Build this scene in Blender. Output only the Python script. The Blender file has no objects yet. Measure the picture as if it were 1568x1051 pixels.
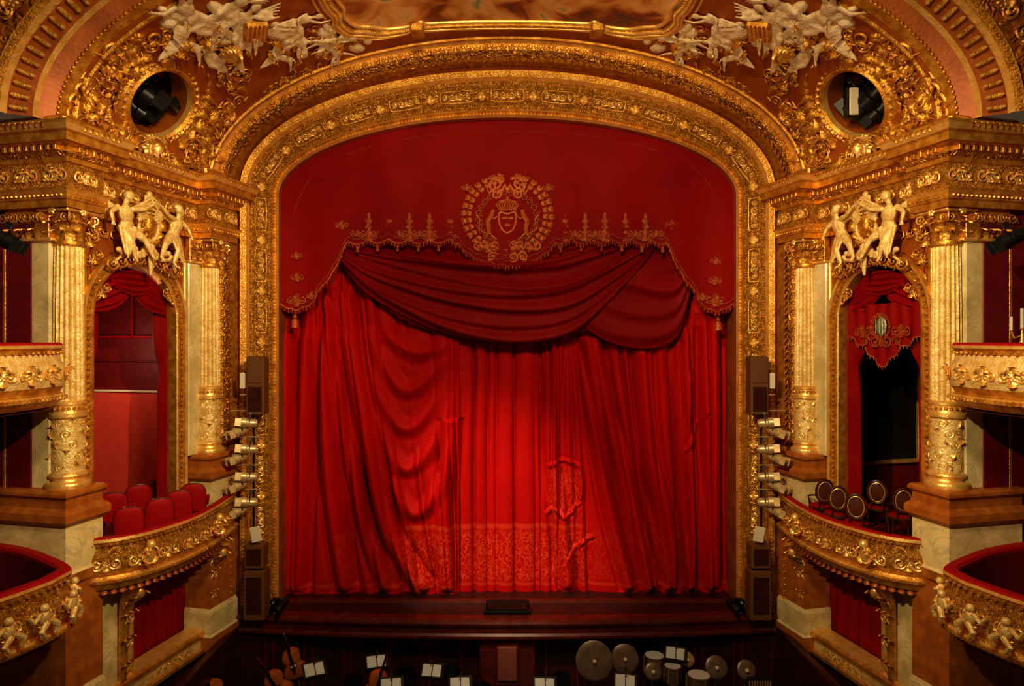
import bpy, math, random
import numpy as np
from mathutils import Vector, Matrix
random.seed(7); np.random.seed(7)
F=1045.3; EYE=8.4
scene=bpy.context.scene
pi=math.pi
def pt(px,py,Y): return Vector(((px-777)/F*Y, Y, (518-py)/F*Y))
# ---------------------------------------------------------------- materials
def mk(name,c1,c2=None,rough=.5,metal=0.,cs=4.,bump=0.,bs=20.,vor=False,spec=None,sheen=0.,vein=None):
    m=bpy.data.materials.new(name); m.use_nodes=True; nt=m.node_tree; N=nt.nodes; Lk=nt.links
    b=N['Principled BSDF']; b.inputs['Roughness'].default_value=rough; b.inputs['Metallic'].default_value=metal
    if spec is not None: b.inputs['Specular IOR Level'].default_value=spec
    if sheen: b.inputs['Sheen Weight'].default_value=sheen; b.inputs['Sheen Tint'].default_value=(1,.05,.02,1)
    tc=N.new('ShaderNodeTexCoord')
    if c2 is None: b.inputs['Base Color'].default_value=(*c1,1)
    else:
        n=N.new('ShaderNodeTexNoise'); n.inputs['Scale'].default_value=cs; n.inputs['Detail'].default_value=6
        Lk.new(tc.outputs['Object'],n.inputs['Vector'])
        r=N.new('ShaderNodeValToRGB'); r.color_ramp.elements[0].position=.35; r.color_ramp.elements[1].position=.65
        r.color_ramp.elements[0].color=(*c1,1); r.color_ramp.elements[1].color=(*c2,1)
        Lk.new(n.outputs['Fac'],r.inputs['Fac']); out=r.outputs['Color']
        if vein:
            nn=N.new('ShaderNodeTexNoise'); nn.inputs['Scale'].default_value=1.6; nn.inputs['Detail'].default_value=9; nn.inputs['Distortion'].default_value=1.8; Lk.new(tc.outputs['Object'],nn.inputs['Vector'])
            a=N.new('ShaderNodeMath'); a.operation='SUBTRACT'; a.inputs[1].default_value=.5; Lk.new(nn.outputs['Fac'],a.inputs[0])
            ab=N.new('ShaderNodeMath'); ab.operation='ABSOLUTE'; Lk.new(a.outputs[0],ab.inputs[0])
            mr=N.new('ShaderNodeMapRange'); mr.inputs[1].default_value=.0; mr.inputs[2].default_value=.03; mr.inputs[3].default_value=.6; mr.inputs[4].default_value=0; Lk.new(ab.outputs[0],mr.inputs[0])
            mx=N.new('ShaderNodeMix'); mx.data_type='RGBA'; Lk.new(mr.outputs[0],mx.inputs[0]); Lk.new(out,mx.inputs[6]); mx.inputs[7].default_value=(*vein,1); out=mx.outputs[2]
        Lk.new(out,b.inputs['Base Color'])
    if bump>0:
        bp=N.new('ShaderNodeBump'); bp.inputs['Distance'].default_value=bump; bp.inputs['Strength'].default_value=1
        if vor:
            n0=N.new('ShaderNodeTexNoise'); n0.inputs['Scale'].default_value=bs*.35
            Lk.new(tc.outputs['Object'],n0.inputs['Vector'])
            mx=N.new('ShaderNodeVectorMath'); mx.operation='MULTIPLY_ADD'; mx.inputs[1].default_value=(.5,.5,.5)
            Lk.new(n0.outputs['Color'],mx.inputs[0]); Lk.new(tc.outputs['Object'],mx.inputs[2])
            v=N.new('ShaderNodeTexVoronoi'); v.feature='SMOOTH_F1'; v.inputs['Scale'].default_value=bs
            Lk.new(mx.outputs[0],v.inputs['Vector'])
            s=N.new('ShaderNodeMath'); s.operation='SINE'; ml=N.new('ShaderNodeMath'); ml.operation='MULTIPLY'; ml.inputs[1].default_value=11
            Lk.new(v.outputs['Distance'],ml.inputs[0]); Lk.new(ml.outputs[0],s.inputs[0]); Lk.new(s.outputs[0],bp.inputs['Height'])
            bp.inputs['Distance'].default_value=bump*.5
        else:
            n2=N.new('ShaderNodeTexNoise'); n2.inputs['Scale'].default_value=bs; n2.inputs['Detail'].default_value=5
            Lk.new(tc.outputs['Object'],n2.inputs['Vector']); Lk.new(n2.outputs['Fac'],bp.inputs['Height'])
        Lk.new(bp.outputs['Normal'],b.inputs['Normal'])
    return m
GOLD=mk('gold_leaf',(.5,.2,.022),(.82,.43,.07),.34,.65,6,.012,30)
GOLDL=mk('gold_bright',(.82,.46,.1),(1,.64,.2),.33,.58,6,.008,30)
GOLDO=mk('gold_ornate',(.43,.16,.016),(.76,.38,.06),.36,.65,8,.05,9,vor=True)
GOLDF=mk('gold_filigree',(.5,.2,.022),(.82,.42,.07),.36,.58,8,.035,22,vor=True)
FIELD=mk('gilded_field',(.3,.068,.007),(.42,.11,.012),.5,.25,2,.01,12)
FIELDO=mk('gilded_field_relief',(.35,.09,.01),(.56,.2,.022),.45,.4,5,.04,7,vor=True)
BROWN=mk('brown_scagliola',(.3,.085,.012),(.44,.14,.02),.35,0,5)
MARB=mk('yellow_marble',(.58,.43,.17),(.8,.63,.3),.22,0,2.2,vein=(.4,.35,.18))
CREAM=mk('ivory_gilt_stucco',(.7,.43,.11),(.92,.67,.27),.4,.25,7,.02,25)
WHITE=mk('stucco_white',(.62,.42,.2),(.88,.69,.43),.5,.1,6,.02,25)
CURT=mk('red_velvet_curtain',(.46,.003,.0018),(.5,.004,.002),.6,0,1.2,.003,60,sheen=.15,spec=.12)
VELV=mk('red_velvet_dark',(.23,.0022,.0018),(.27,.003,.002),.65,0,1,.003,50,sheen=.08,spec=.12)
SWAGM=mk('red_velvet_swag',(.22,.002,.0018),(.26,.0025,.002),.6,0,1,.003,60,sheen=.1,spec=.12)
EMB=mk('embroidery',(.28,.03,.006),(.5,.1,.018),.5,.3,20,.01,60)
EMBC=mk('gold_thread_crest',(.38,.06,.01),(.6,.16,.03),.45,.4,20,.01,60)
RAIL=mk('velvet_rail',(.33,.0025,.004),None,.6,sheen=.05,spec=.2)
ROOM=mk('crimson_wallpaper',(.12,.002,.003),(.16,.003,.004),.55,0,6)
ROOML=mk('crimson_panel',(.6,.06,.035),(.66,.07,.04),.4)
DARK=mk('dark_void',(.008,.003,.002),None,.7)
WOOD=mk('dark_mahogany',(.03,.006,.003),(.06,.012,.004),.28,0,4)
WOODR=mk('red_mahogany',(.085,.01,.006),(.13,.018,.009),.25,0,4)
CHW=mk('dark_walnut',(.05,.012,.006),(.1,.025,.01),.3,0,6)
FLOORM=mk('stage_boards',(.025,.007,.004),(.045,.012,.006),.4,0,6)
BLACK=mk('black_metal',(.012,.011,.01),None,.35,.3)
SPKM=mk('speaker_brown',(.14,.055,.015),None,.5)
STEEL=mk('aged_brass_metal',(.42,.28,.12),(.66,.47,.22),.35,.4,9)
PAPER=mk('paper',(.6,.65,.65),None,.6)
DRUM=mk('drum_skin',(.15,.095,.06),(.24,.16,.1),.35,.3,5)
VARN=mk('varnished_spruce',(.4,.1,.015),(.55,.17,.03),.2,0,5)
PORC=mk('white_shade',(.7,.6,.42),None,.4)
BRZ=mk('green_bronze',(.18,.2,.12),(.4,.36,.2),.35,.4,14,.01,40)
def painting():
    m=bpy.data.materials.new('painted_ceiling'); m.use_nodes=True; N=m.node_tree.nodes; L=m.node_tree.links
    tc=N.new('ShaderNodeTexCoord'); n=N.new('ShaderNodeTexNoise'); n.inputs['Scale'].default_value=.8; n.inputs['Detail'].default_value=5; n.inputs['Distortion'].default_value=1.2
    r=N.new('ShaderNodeValToRGB'); e=r.color_ramp.elements; e[0].position=.25; e[0].color=(.03,.05,.04,1); e[1].position=.75; e[1].color=(.65,.46,.22,1)
    for p,c in((.4,(.25,.05,.012,1)),(.5,(.55,.22,.05,1)),(.6,(.7,.36,.12,1)),(.68,(.16,.22,.14,1))):
        x=e.new(p); x.color=c
    L.new(tc.outputs['Object'],n.inputs['Vector']); L.new(n.outputs['Fac'],r.inputs['Fac']); L.new(r.outputs['Color'],N['Principled BSDF'].inputs['Base Color'])
    N['Principled BSDF'].inputs['Roughness'].default_value=.5
    return m
PAINT=painting()
def embroidered():
    m=CURT.copy(); m.name='curtain_embroidered_velvet'; nt=m.node_tree; N=nt.nodes; L=nt.links
    b=N['Principled BSDF']; old=b.inputs['Base Color'].links[0].from_socket
    tc=N.new('ShaderNodeTexCoord'); sp=N.new('ShaderNodeSeparateXYZ'); L.new(tc.outputs['Object'],sp.inputs[0])
    def mr(sock,a,b_):
        r=N.new('ShaderNodeMapRange'); r.interpolation_type='SMOOTHSTEP'; r.inputs[1].default_value=a; r.inputs[2].default_value=b_; L.new(sock,r.inputs[0]); return r.outputs[0]
    def op(a,c,o='MULTIPLY'):
        r=N.new('ShaderNodeMath'); r.operation=o; L.new(a,r.inputs[0]); 
        if isinstance(c,float): r.inputs[1].default_value=c
        else: L.new(c,r.inputs[1])
        return r.outputs[0]
    z=op(mr(sp.outputs['Z'],-6.78,-6.6),mr(sp.outputs['Z'],-5.15,-5.5))
    xw=op(mr(sp.outputs['X'],-5.6,-4.5),mr(sp.outputs['X'],5.6,4.5)); x=op(mr(sp.outputs['X'],-3.1,-2.6),mr(sp.outputs['X'],2.4,1.9))
    xx=op(op(x,.65),op(xw,.35),'ADD')
    # a second, smaller woven motif higher up on the right of centre
    zb=op(mr(sp.outputs['Z'],-5.2,-4.7),mr(sp.outputs['Z'],-3.5,-3.7)); xb=op(mr(sp.outputs['X'],1.0,1.3),mr(sp.outputs['X'],2.2,1.9)); mb2=op(op(zb,xb),.8)
    v=N.new('ShaderNodeTexVoronoi'); v.feature='DISTANCE_TO_EDGE'; v.inputs['Scale'].default_value=8
    mp=N.new('ShaderNodeMapping'); mp.inputs['Scale'].default_value=(1.3,0,.8); L.new(tc.outputs['Object'],mp.inputs[0])
    ns=N.new('ShaderNodeTexNoise'); ns.inputs['Scale'].default_value=4; L.new(mp.outputs[0],ns.inputs['Vector'])
    ad=N.new('ShaderNodeVectorMath'); ad.operation='MULTIPLY_ADD'; ad.inputs[1].default_value=(.5,.5,.5); L.new(ns.outputs['Color'],ad.inputs[0]); L.new(mp.outputs[0],ad.inputs[2])
    L.new(ad.outputs[0],v.inputs['Vector'])
    e=mr(v.outputs['Distance'],.14,.02)
    l1=op(op(mr(sp.outputs['Z'],-5.3,-5.22),mr(sp.outputs['Z'],-5.1,-5.16)),op(x,.3))
    l2=op(mr(sp.outputs['Z'],-6.84,-6.82),mr(sp.outputs['Z'],-6.72,-6.76))
    f=op(op(op(op(z,xx),mb2,'MAXIMUM'),e),.5)
    f=op(f,l1,'MAXIMUM'); f=op(f,op(l2,.25),'MAXIMUM')
    mx=N.new('ShaderNodeMix'); mx.data_type='RGBA'; L.new(f,mx.inputs[0]); L.new(old,mx.inputs[6]); mx.inputs[7].default_value=(.85,.12,.03,1)
    L.new(mx.outputs[2],b.inputs['Base Color'])
    return m
CURTE=embroidered()
# ---------------------------------------------------------------- mesh builder
class MB:
    def __init__(s): s.V=[];s.L=[];s.C=[];s.M=[];s.n=0;s.mats=[];s.X=None
    def add(s,v,f,mat,M=None):
        v=np.asarray(v,float).reshape(-1,3)
        if M is not None:
            A=np.array(M); v=v@A[:3,:3].T+A[:3,3]
        if s.X is not None:
            A=np.array(s.X); v=v@A[:3,:3].T+A[:3,3]
        if mat not in s.mats: s.mats.append(mat)
        mi=s.mats.index(mat)
        if isinstance(f,np.ndarray):
            s.L.append((f+s.n).ravel()); s.C.append(np.full(len(f),f.shape[1])); k=len(f)
        else:
            s.L.append(np.array([i+s.n for q in f for i in q])); s.C.append(np.array([len(q) for q in f])); k=len(f)
        s.M.append(np.full(k,mi)); s.V.append(v); s.n+=len(v)
    def mesh(s,name,ang=38):
        me=bpy.data.meshes.new(name)
        V=np.concatenate(s.V); L=np.concatenate(s.L).astype(np.int32); C=np.concatenate(s.C).astype(np.int32); M=np.concatenate(s.M).astype(np.int32)
        me.vertices.add(len(V)); me.vertices.foreach_set('co',V.ravel().astype(np.float32))
        me.loops.add(len(L)); me.loops.foreach_set('vertex_index',L)
        me.polygons.add(len(C)); st=np.concatenate([[0],np.cumsum(C)[:-1]]).astype(np.int32)
        me.polygons.foreach_set('loop_start',st)
        for m in s.mats: me.materials.append(m)
        me.polygons.foreach_set('material_index',M)
        me.polygons.foreach_set('use_smooth',np.ones(len(C),bool))
        me.update(calc_edges=True); me.validate()
        try: me.set_sharp_from_angle(angle=math.radians(ang))
        except Exception as e: pass
        return me
def obj(name,data,parent=None,loc=(0,0,0),scale=None,rot=None):
    o=bpy.data.objects.new(name,data); scene.collection.objects.link(o); o.location=loc
    if scale: o.scale=scale
    if rot: o.rotation_euler=rot
    if parent: o.parent=parent
    return o
def grp(name,scale=None):
    o=bpy.data.objects.new(name,None); o.empty_display_size=.2; scene.collection.objects.link(o)
    if scale: o.scale=scale
    return o
def gridf(nu,nv,cu=False,cv=False):
    I=np.arange(nu if cu else nu-1)[:,None]; J=np.arange(nv if cv else nv-1)[None,:]
    I2=(I+1)%nu; J2=(J+1)%nv
    return np.stack([I*nv+J+0*I,I2*nv+J,I2*nv+J2,I*nv+J2],-1).reshape(-1,4)
def T(x,y,z): return Matrix.Translation((x,y,z))
def S(x,y=None,z=None):
    if y is None: y=z=x
    return Matrix.Diagonal((x,y,z,1))
def R(a,ax): return Matrix.Rotation(a,4,ax)
def fr(P,X,Y,Z):
    m=Matrix.Identity(4)
    for i,c in enumerate((X,Y,Z,P)):
        for j in range(3): m[j][i]=c[j]
    return m
def cbox(mb,x0,x1,y0,y1,z0,z1,mat,b=.012,M=None):
    if x0>x1:x0,x1=x1,x0
    if y0>y1:y0,y1=y1,y0
    v=[]
    b=min(b,(x1-x0)*.3,(y1-y0)*.3,(z1-z0)*.3)
    for z,i in((z0,b),(z0+b,0),(z1-b,0),(z1,b)):
        a,c,d,e=x0+i,x1-i,y0+i,y1-i
        v+=[(a+b,d,z),(c-b,d,z),(c,d+b,z),(c,e-b,z),(c-b,e,z),(a+b,e,z),(a,e-b,z),(a,d+b,z)]
    f=[tuple(map(int,q)) for q in gridf(4,8,False,True)]+[tuple(range(8)),tuple(range(31,23,-1))]
    mb.add(v,f,mat,M)
def tubev(path,rad,n=8):
    P=np.asarray(path,float); k=len(P); rad=np.broadcast_to(rad,(k,)) if np.ndim(rad)<1 else np.asarray(rad,float)
    Tn=np.gradient(P,axis=0); Tn/=np.linalg.norm(Tn,axis=1)[:,None]+1e-9
    a=np.array([0,0,1.]) if abs(Tn[0][2])<.8 else np.array([0,1.,0])
    out=[]
    for i in range(k):
        a=a-Tn[i]*a.dot(Tn[i]); a/=np.linalg.norm(a)+1e-9; b=np.cross(Tn[i],a)
        t=np.linspace(0,2*pi,n,endpoint=False)
        out.append(P[i]+rad[i]*(np.cos(t)[:,None]*a+np.sin(t)[:,None]*b))
    return np.array(out)
def tube(mb,path,rad,mat,n=8,M=None):
    v=tubev(path,rad,n); k=len(v)
    f=[tuple(map(int,q)) for q in gridf(k,n,False,True)]+[tuple(range(n-1,-1,-1)),tuple(range((k-1)*n,k*n))]
    mb.add(v,f,mat,M)
def lathe(mb,prof,mat,n=24,M=None,flute=0,nf=20):
    prof=np.asarray(prof,float); t=np.linspace(0,2*pi,n,endpoint=False)
    r=prof[:,0][:,None]*np.ones(n)[None]
    if flute: r=r-flute*np.abs(np.sin(t*nf/2))[None]
    v=np.stack([r*np.cos(t),r*np.sin(t),prof[:,1][:,None]+0*r],-1)
    k=len(prof); f=[tuple(map(int,q)) for q in gridf(k,n,False,True)]+[tuple(range(n-1,-1,-1)),tuple(range((k-1)*n,k*n))]
    mb.add(v,f,mat,M)
def ball(nu=10,nv=7):
    t=np.linspace(0,2*pi,nu,endpoint=False); p=np.linspace(.02,pi-.02,nv)
    v=np.stack([np.sin(p)[:,None]*np.cos(t),np.sin(p)[:,None]*np.sin(t),np.cos(p)[:,None]+0*t],-1).reshape(-1,3)
    f=[tuple(map(int,q)) for q in gridf(nv,nu,False,True)]+[tuple(range(nu)),tuple(range(nu*nv-1,nu*nv-nu-1,-1))]
    return v,f
BALL=ball(14,10); BEAD=ball(6,4)
def ell(mb,c,r,mat,M=None,tpl=None,rot=None):
    tpl=tpl or BALL; m=T(*c)
    if rot: m=m@rot
    m=m@S(*(r if hasattr(r,'__len__') else (r,r,r)))
    mb.add(tpl[0],tpl[1],mat,(M@m) if M else m)
def t_leaf():
    nv,nu=9,5; v=[]
    z=y=0
    for i in range(nv):
        t=i/(nv-1); wd=(math.sin(pi*min(1,(t*.92+.08))**.75)*.34+.02)*(1+.28*math.cos(t*25))
        a=t*t*2.5
        if i: z+=math.cos(a)/(nv-1); y+=math.sin(a)/(nv-1)
        for j in range(nu):
            u=(j/(nu-1)-.5)*2
            v.append((u*wd,y+.09*(1-u*u)+.05+(.05 if j==2 else 0),z))
    return np.array(v),gridf(nv,nu)
def t_scroll():
    k=24; t=np.linspace(0,1,k); r=.5*(1-t*.86); a=pi+t*3.3*pi
    P=np.stack([r*np.cos(a)+0*t,.07+.12*t,r*np.sin(a)],-1)
    P=np.concatenate([[[-.75,.02,-.45],[-.62,.05,-.22]],P])
    rad=np.concatenate([[.03,.07],.1*(1-.45*t)])
    v=tubev(P,rad,5); return v.reshape(-1,3),gridf(len(v),5,False,True)
def t_ros():
    na,nr=24,5; v=[]
    for i in range(nr):
        for j in range(na):
            a=2*pi*j/na; rr=i/(nr-1); pet=.78+.22*abs(math.cos(3*a)); r=rr*pet
            v.append((r*math.cos(a),.12+.28*math.sin(pi*min(1,rr*1.0))*(.6+.4*abs(math.cos(3*a)))+(.2 if i==0 else 0)-(.12 if i==nr-1 else 0),r*math.sin(a)))
    return np.array(v),gridf(nr,na,False,True)
LEAF=t_leaf(); SCR=t_scroll(); ROS=t_ros()
def put(mb,tp,M,mat): mb.add(tp[0],tp[1],mat,M)
def foliage(mb,M,w,h,mat,seed=0,center=True):
    rn=random.Random(seed); s=min(w*.5,h)*.95; d=.8
    nsc=1 if w/h<2.6 else (2 if w/h<4.5 else 3)
    for sd in(-1,1):
        fl=1
        for i in range(nsc):
            x=sd*w*.5*((i+.62)/nsc); ss=s*(.92-.12*i)
            put(mb,SCR,M@T(x,0,0)@S(ss*sd,ss*d,ss*fl),mat)
            put(mb,LEAF,M@T(x-sd*.2*s,0,-fl*.15*s)@R(sd*(1.2+rn.random()*.5)*fl if fl>0 else sd*2.2,'Y')@S(ss*.55),mat)
            put(mb,LEAF,M@T(x+sd*.1*s,0,fl*.2*s)@R(-sd*.7,'Y')@S(ss*.45),mat)
            put(mb,LEAF,M@T(x+sd*.15*s,0,-.2*s)@R(sd*2.4,'Y')@S(ss*.45),mat)
            fl=-fl
    if center:
        put(mb,ROS,M@S(h*.24),mat)
        put(mb,LEAF,M@T(0,0,h*.12)@S(h*.42),mat); put(mb,LEAF,M@T(0,0,-h*.12)@R(pi,'Y')@S(h*.42),mat)
        for sd in(-1,1): put(mb,LEAF,M@T(0,0,0)@R(sd*.8,'Y')@S(h*.45),mat)
def cr(P,n=8,closed=False):
    P=[np.array(p,float) for p in P]; out=[]
    m=len(P)
    for i in range(m if closed else m-1):
        g=lambda k:P[k%m] if closed else P[max(0,min(m-1,k))]
        a,b,c,d=g(i-1),g(i),g(i+1),g(i+2)
        for j in range(n):
            t=j/n; out.append(.5*((2*b)+(c-a)*t+(2*a-5*b+4*c-d)*t*t+(3*b-a-3*c+d)*t**3))
    if not closed: out.append(P[-1])
    return np.array(out)
def sweep2(mb,path,prof,mats,plane='xy',closed=False,M=None,caps=True):
    P=np.asarray(path,float); k=len(P); d=np.roll(P,-1,0)-P
    if not closed: d[-1]=d[-2]
    d/=np.linalg.norm(d,axis=1)[:,None]+1e-9
    n=np.stack([-d[:,1],d[:,0]],-1); n0=np.roll(n,1,0)
    if not closed: n0[0]=n[0]
    mit=(n+n0)/np.maximum(.25,1+(n*n0).sum(1))[:,None]
    v=[]
    for i in range(k):
        for o,z in prof:
            q=P[i]+mit[i]*o
            v.append((q[0],q[1],z) if plane=='xy' else (q[0],z,q[1]))
    v=np.array(v); m=len(prof); f=gridf(k,m,closed,False)
    if isinstance(mats,list):
        ff=f.reshape(-1,m-1,4)
        for j in range(m-1): mb.add(v,ff[:,j],mats[j],M)
    else: mb.add(v,f,mats,M)
    if caps and not closed: mb.add(np.concatenate([v[:m],v[-m:]]),[tuple(range(m)),tuple(range(2*m-1,m-1,-1))],mats[0] if isinstance(mats,list) else mats,M)
def pframes(path,sp,o,z,off=.5):
    P=np.asarray(path,float); sg=np.linalg.norm(np.diff(P,axis=0),axis=1); c=np.concatenate([[0],np.cumsum(sg)]); n=max(1,int(c[-1]/sp)); out=[]
    for i in range(n):
        s=(i+off)*c[-1]/n; j=min(len(sg)-1,np.searchsorted(c,s)-1); j=max(j,0); t=(s-c[j])/sg[j]
        p=P[j]*(1-t)+P[j+1]*t; d=(P[j+1]-P[j])/sg[j]; nn=np.array([-d[1],d[0]])
        p=p+nn*o; out.append(fr((p[0],p[1],z),(d[0],d[1],0),(nn[0],nn[1],0),(0,0,1)))
    return out
# ---------------------------------------------------------------- arches
def AP(q,p,zb=-7.4):
    a,top,s,Y=p
    if q<0: return Vector((-a,Y,s+q*(s-zb)))
    if q>1: return Vector((a,Y,s-(q-1)*(s-zb)))
    t=pi*(1-q); return Vector((a*math.cos(t),Y,s+(top-s)*math.sin(t)))
def qs_len(pr,q0,q1,sp,zb=-7.4):
    q=np.linspace(q0,q1,900); P=np.array([AP(x,pr,zb) for x in q]); c=np.concatenate([[0],np.cumsum(np.linalg.norm(np.diff(P,axis=0),axis=1))])
    n=int(round(c[-1]/sp)); return np.interp((np.arange(n)+.5)*c[-1]/n,c,q)
def lerp4(a,b,f): return tuple(x*(1-f)+y*f for x,y in zip(a,b))
HC=Vector((0,8,1))
def aframe(q,pa,pb,f=.5,zb=-7.4,lift=0):
    pm=lerp4(pa,pb,f); P=AP(q,pm,zb); X=(AP(q+.002,pm,zb)-AP(q-.002,pm,zb)).normalized(); Z=(AP(q,pb,zb)-AP(q,pa,zb)).normalized()
    N=X.cross(Z).normalized()
    if N.dot(HC-P)<0: N=-N
    Z=(Z-X*Z.dot(X)).normalized()
    return fr(P+N*lift,X,N,Z)
def arch_surface(mb,profs,mats,jamb=True,zb=-7.4,n=120,skip=None):
    qs=list(np.linspace(0,1,n)); 
    if jamb: qs=[-1,-.5]+qs+[1.5,2]
    for j in range(len(profs)-1):
        v=[]; 
        for q in qs:
            for p in(profs[j],profs[j+1]): v.append(AP(q,p,zb))
        mb.add(v,gridf(len(qs),2),mats[j])
mb=MB()
p0=(6.03,5.82,3.75,18.75);p1=(6.03,5.82,3.75,18.0);p1b=(6.07,5.87,3.76,17.9);p1c=(6.12,5.91,3.77,17.93);p2=(6.15,5.95,3.77,17.86);p3=(6.21,6.02,3.78,17.93)
p4=(6.65,6.64,3.8,17.6);p4b=(6.68,6.69,3.8,17.45);p5=(6.8,6.82,3.82,17.35);p6=(6.92,7.0,3.83,17.55);p7=(6.98,7.0,3.84,17.25);p7b=(7.1,7.2,3.85,17.0);p8=(7.24,7.33,3.85,16.98);p8b=(7.27,7.38,3.85,16.88);p9=(7.34,7.44,3.85,16.9)
PR=[p0,p1,p1b,p1c,p2,p3,p4,p4b,p5,p6,p7,p7b,p8,p8b,p9]
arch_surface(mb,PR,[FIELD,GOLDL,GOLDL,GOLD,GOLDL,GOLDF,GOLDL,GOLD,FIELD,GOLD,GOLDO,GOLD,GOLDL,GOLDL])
for q in qs_len(p4b,-.95,1.95,.1): put(mb,BEAD,aframe(q,p4b,p5,.5)@S(.04),GOLDL)
for q in qs_len(p6,-.95,1.95,.16): put(mb,LEAF,aframe(q,p7,p7b,.1)@R(.5,'Y')@S(.24),GOLD)
for q in qs_len(p8,-.95,1.95,.13): put(mb,BEAD,aframe(q,p7b,p8,.6)@S(.055,.045,.04),GOLD)
for q in qs_len(p8,-.95,1.95,.22): put(mb,ROS,aframe(q,p7b,p8,.3)@S(.09),GOLD)
for q in qs_len(p2,-.95,1.95,.09): put(mb,BEAD,aframe(q,p1b,p1c,.5)@S(.028),GOLD)
mid=lerp4(p3,p4,.5)
for q in qs_len(mid,-.95,1.95,.07):
    for f_ in(.1,.9): put(mb,BEAD,aframe(q,p3,p4,f_,lift=.005)@S(.018),GOLD)
qc=qs_len(mid,-.94,1.94,1.35)
for i,q in enumerate(qc):
    M=aframe(q,p3,p4,.5,lift=.01)
    w,h=.42,.14
    rr=cr([(-w,-h*.5),(-w,h*.5),(-w*.82,h),(w*.82,h),(w,h*.5),(w,-h*.5),(w*.82,-h),(-w*.82,-h)],4,True)
    sweep2(mb,rr,[(-.013,0),(-.01,.018),(.006,.02),(.013,0)],GOLD,'xz',True,M)
    foliage(mb,M,.7,.2,GOLDL,i)
    if i<len(qc)-1:
        M2=aframe((q+qc[i+1])/2,p3,p4,.5,lift=.01); put(mb,ROS,M2@S(.1),GOLDL)
        for sd in(-1,1):
            put(mb,SCR,M2@T(sd*.15,0,.02)@S(.2*sd,.16,.2),GOLD); put(mb,SCR,M2@T(sd*.15,0,-.06)@S(.16*sd,.16,-.16),GOLD)
        for a in range(4): put(mb,LEAF,M2@R(a*pi/2+pi/4,'Y')@S(.19),GOLDL)
G_pros=grp('proscenium_arch')
obj('moulded_frame',mb.mesh('moulded_frame'),G_pros)
# ---------------------------------------------------------------- vault
o0=(8.3,7.75,4.05,12.9)
def vp(k,th,lift=0):
    P=lambda k,t:Vector((-(8.3-.98*k)*math.cos(t),12.9+4*k,4.05-.2*k+(3.7-.12*k)*math.sin(t)))
    t=math.radians(th); p=P(k,t); X=(P(k+.01,t)-P(k-.01,t)).normalized(); Z=(P(k,t+.01)-P(k,t-.01)).normalized(); N=X.cross(Z).normalized()
    if N.dot(HC-p)<0: N=-N
    return p+N*lift,X,N,Z
def vf(k,th,lift=0,rot=0):
    p,X,N,Z=vp(k,th,lift); X=(X-Z*X.dot(Z)).normalized(); return fr(p,X,N,Z)@R(rot,'Y')
OC=vp(.45,17.6)[0]; RO=.78
mb=MB(); nk,nt_=90,260; K=np.linspace(0,1,nk); TH=np.linspace(0,180,nt_)
tt=np.radians(TH)
KK,TT=np.meshgrid(K,tt,indexing='ij')
V=np.stack([-(8.3-.98*KK)*np.cos(TT),12.9+4*KK,4.05-.2*KK+(3.7-.12*KK)*np.sin(TT)],-1)
f=gridf(nk,nt_); Vf=V.reshape(-1,3); cen=Vf[f].mean(1)
dl=np.linalg.norm(cen-np.array(OC),axis=1); OC2=np.array(OC)*np.array([-1,1,1]); dr=np.linalg.norm(cen-OC2,axis=1)
keep=(dl>RO)&(dr>RO)
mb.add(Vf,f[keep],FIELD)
G_v=grp('ceiling'); obj('vault_shell',mb.mesh('vault_shell',60),G_v)
mb=MB()
def vs(k,x):
    a=8.3-.98*k; s=math.sqrt(max(0,1-(x/a)**2)); return Vector((x,12.9+4*k,4.05-.2*k+(3.7-.12*k)*s))
kf=np.linspace(0,.79,30); rows=[]
def xl(k): return 3.75 if k<.45 else (3.75-1.0*max(0,(k-.45)/.34)**2.5)
for k in kf:
    for u in np.linspace(-1,1,30): p=vs(k,u*xl(k)); rows.append((p.x,p.y,p.z-.04))
mb.add(rows,gridf(30,30),PAINT)
fp=[(0,-3.78),(.2,-3.8),(.4,-3.78),(.5,-3.7),(.58,-3.75),(.68,-3.6),(.73,-3.25),(.78,-2.9),(.79,-2.4),(.76,-2.1),(.79,-1.8),(.815,0)]
fp=fp+[(a,-b) for a,b in fp[::-1][1:]]; fp=cr(fp,7)
for rr_,mt,dz,sh in((.09,GOLD,.05,0),(.04,GOLDL,.12,.05),(.045,GOLDL,.06,.15),(.045,GOLDL,.06,-.16),(.03,GOLDL,.03,.3)):
    pts=[]
    for k,x in fp:
        p=vs(min(.99,max(0,k+sh*.2)),x*(1+sh*.25)); pts.append((p.x,p.y,p.z-dz))
    tube(mb,pts,rr_,mt,8)
for i in range(0,len(fp)-1,1):
    k,x=fp[i]; p=vs(k,x); put(mb,ROS,fr((p.x,p.y,p.z-.1),(1,0,0),(0,0,-1),(0,1,0))@S(.085),GOLDL)
for x in(-2.1,2.1):
    p=vs(.76,x)
    cbox(mb,p.x-.15,p.x+.15,p.y-.16,p.y+.3,p.z-.26,p.z-.05,GOLD,.03)
obj('painted_panel',mb.mesh('painted_panel'),G_v)
mb=MB()
Fo=vf(.45,17.6)
circ=[(math.cos(a),math.sin(a)) for a in np.linspace(0,2*pi,49)[:-1]]
sweep2(mb,[(x*RO,z*RO) for x,z in circ],[(.08,-.5),(.06,-.02),(.04,.09),(-.02,.14),(-.08,.1),(-.12,.05),(-.17,.1),(-.22,.06),(-.24,-.06)],[FIELD,GOLDL,GOLD,GOLD,GOLD,GOLD,GOLD,GOLD],'xz',True,Fo)
for i in range(34):
    a=2*pi*i/34; put(mb,BEAD,Fo@T(math.cos(a)*.9,.1,math.sin(a)*.9)@S(.05,.04,.05),GOLDL)
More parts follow.
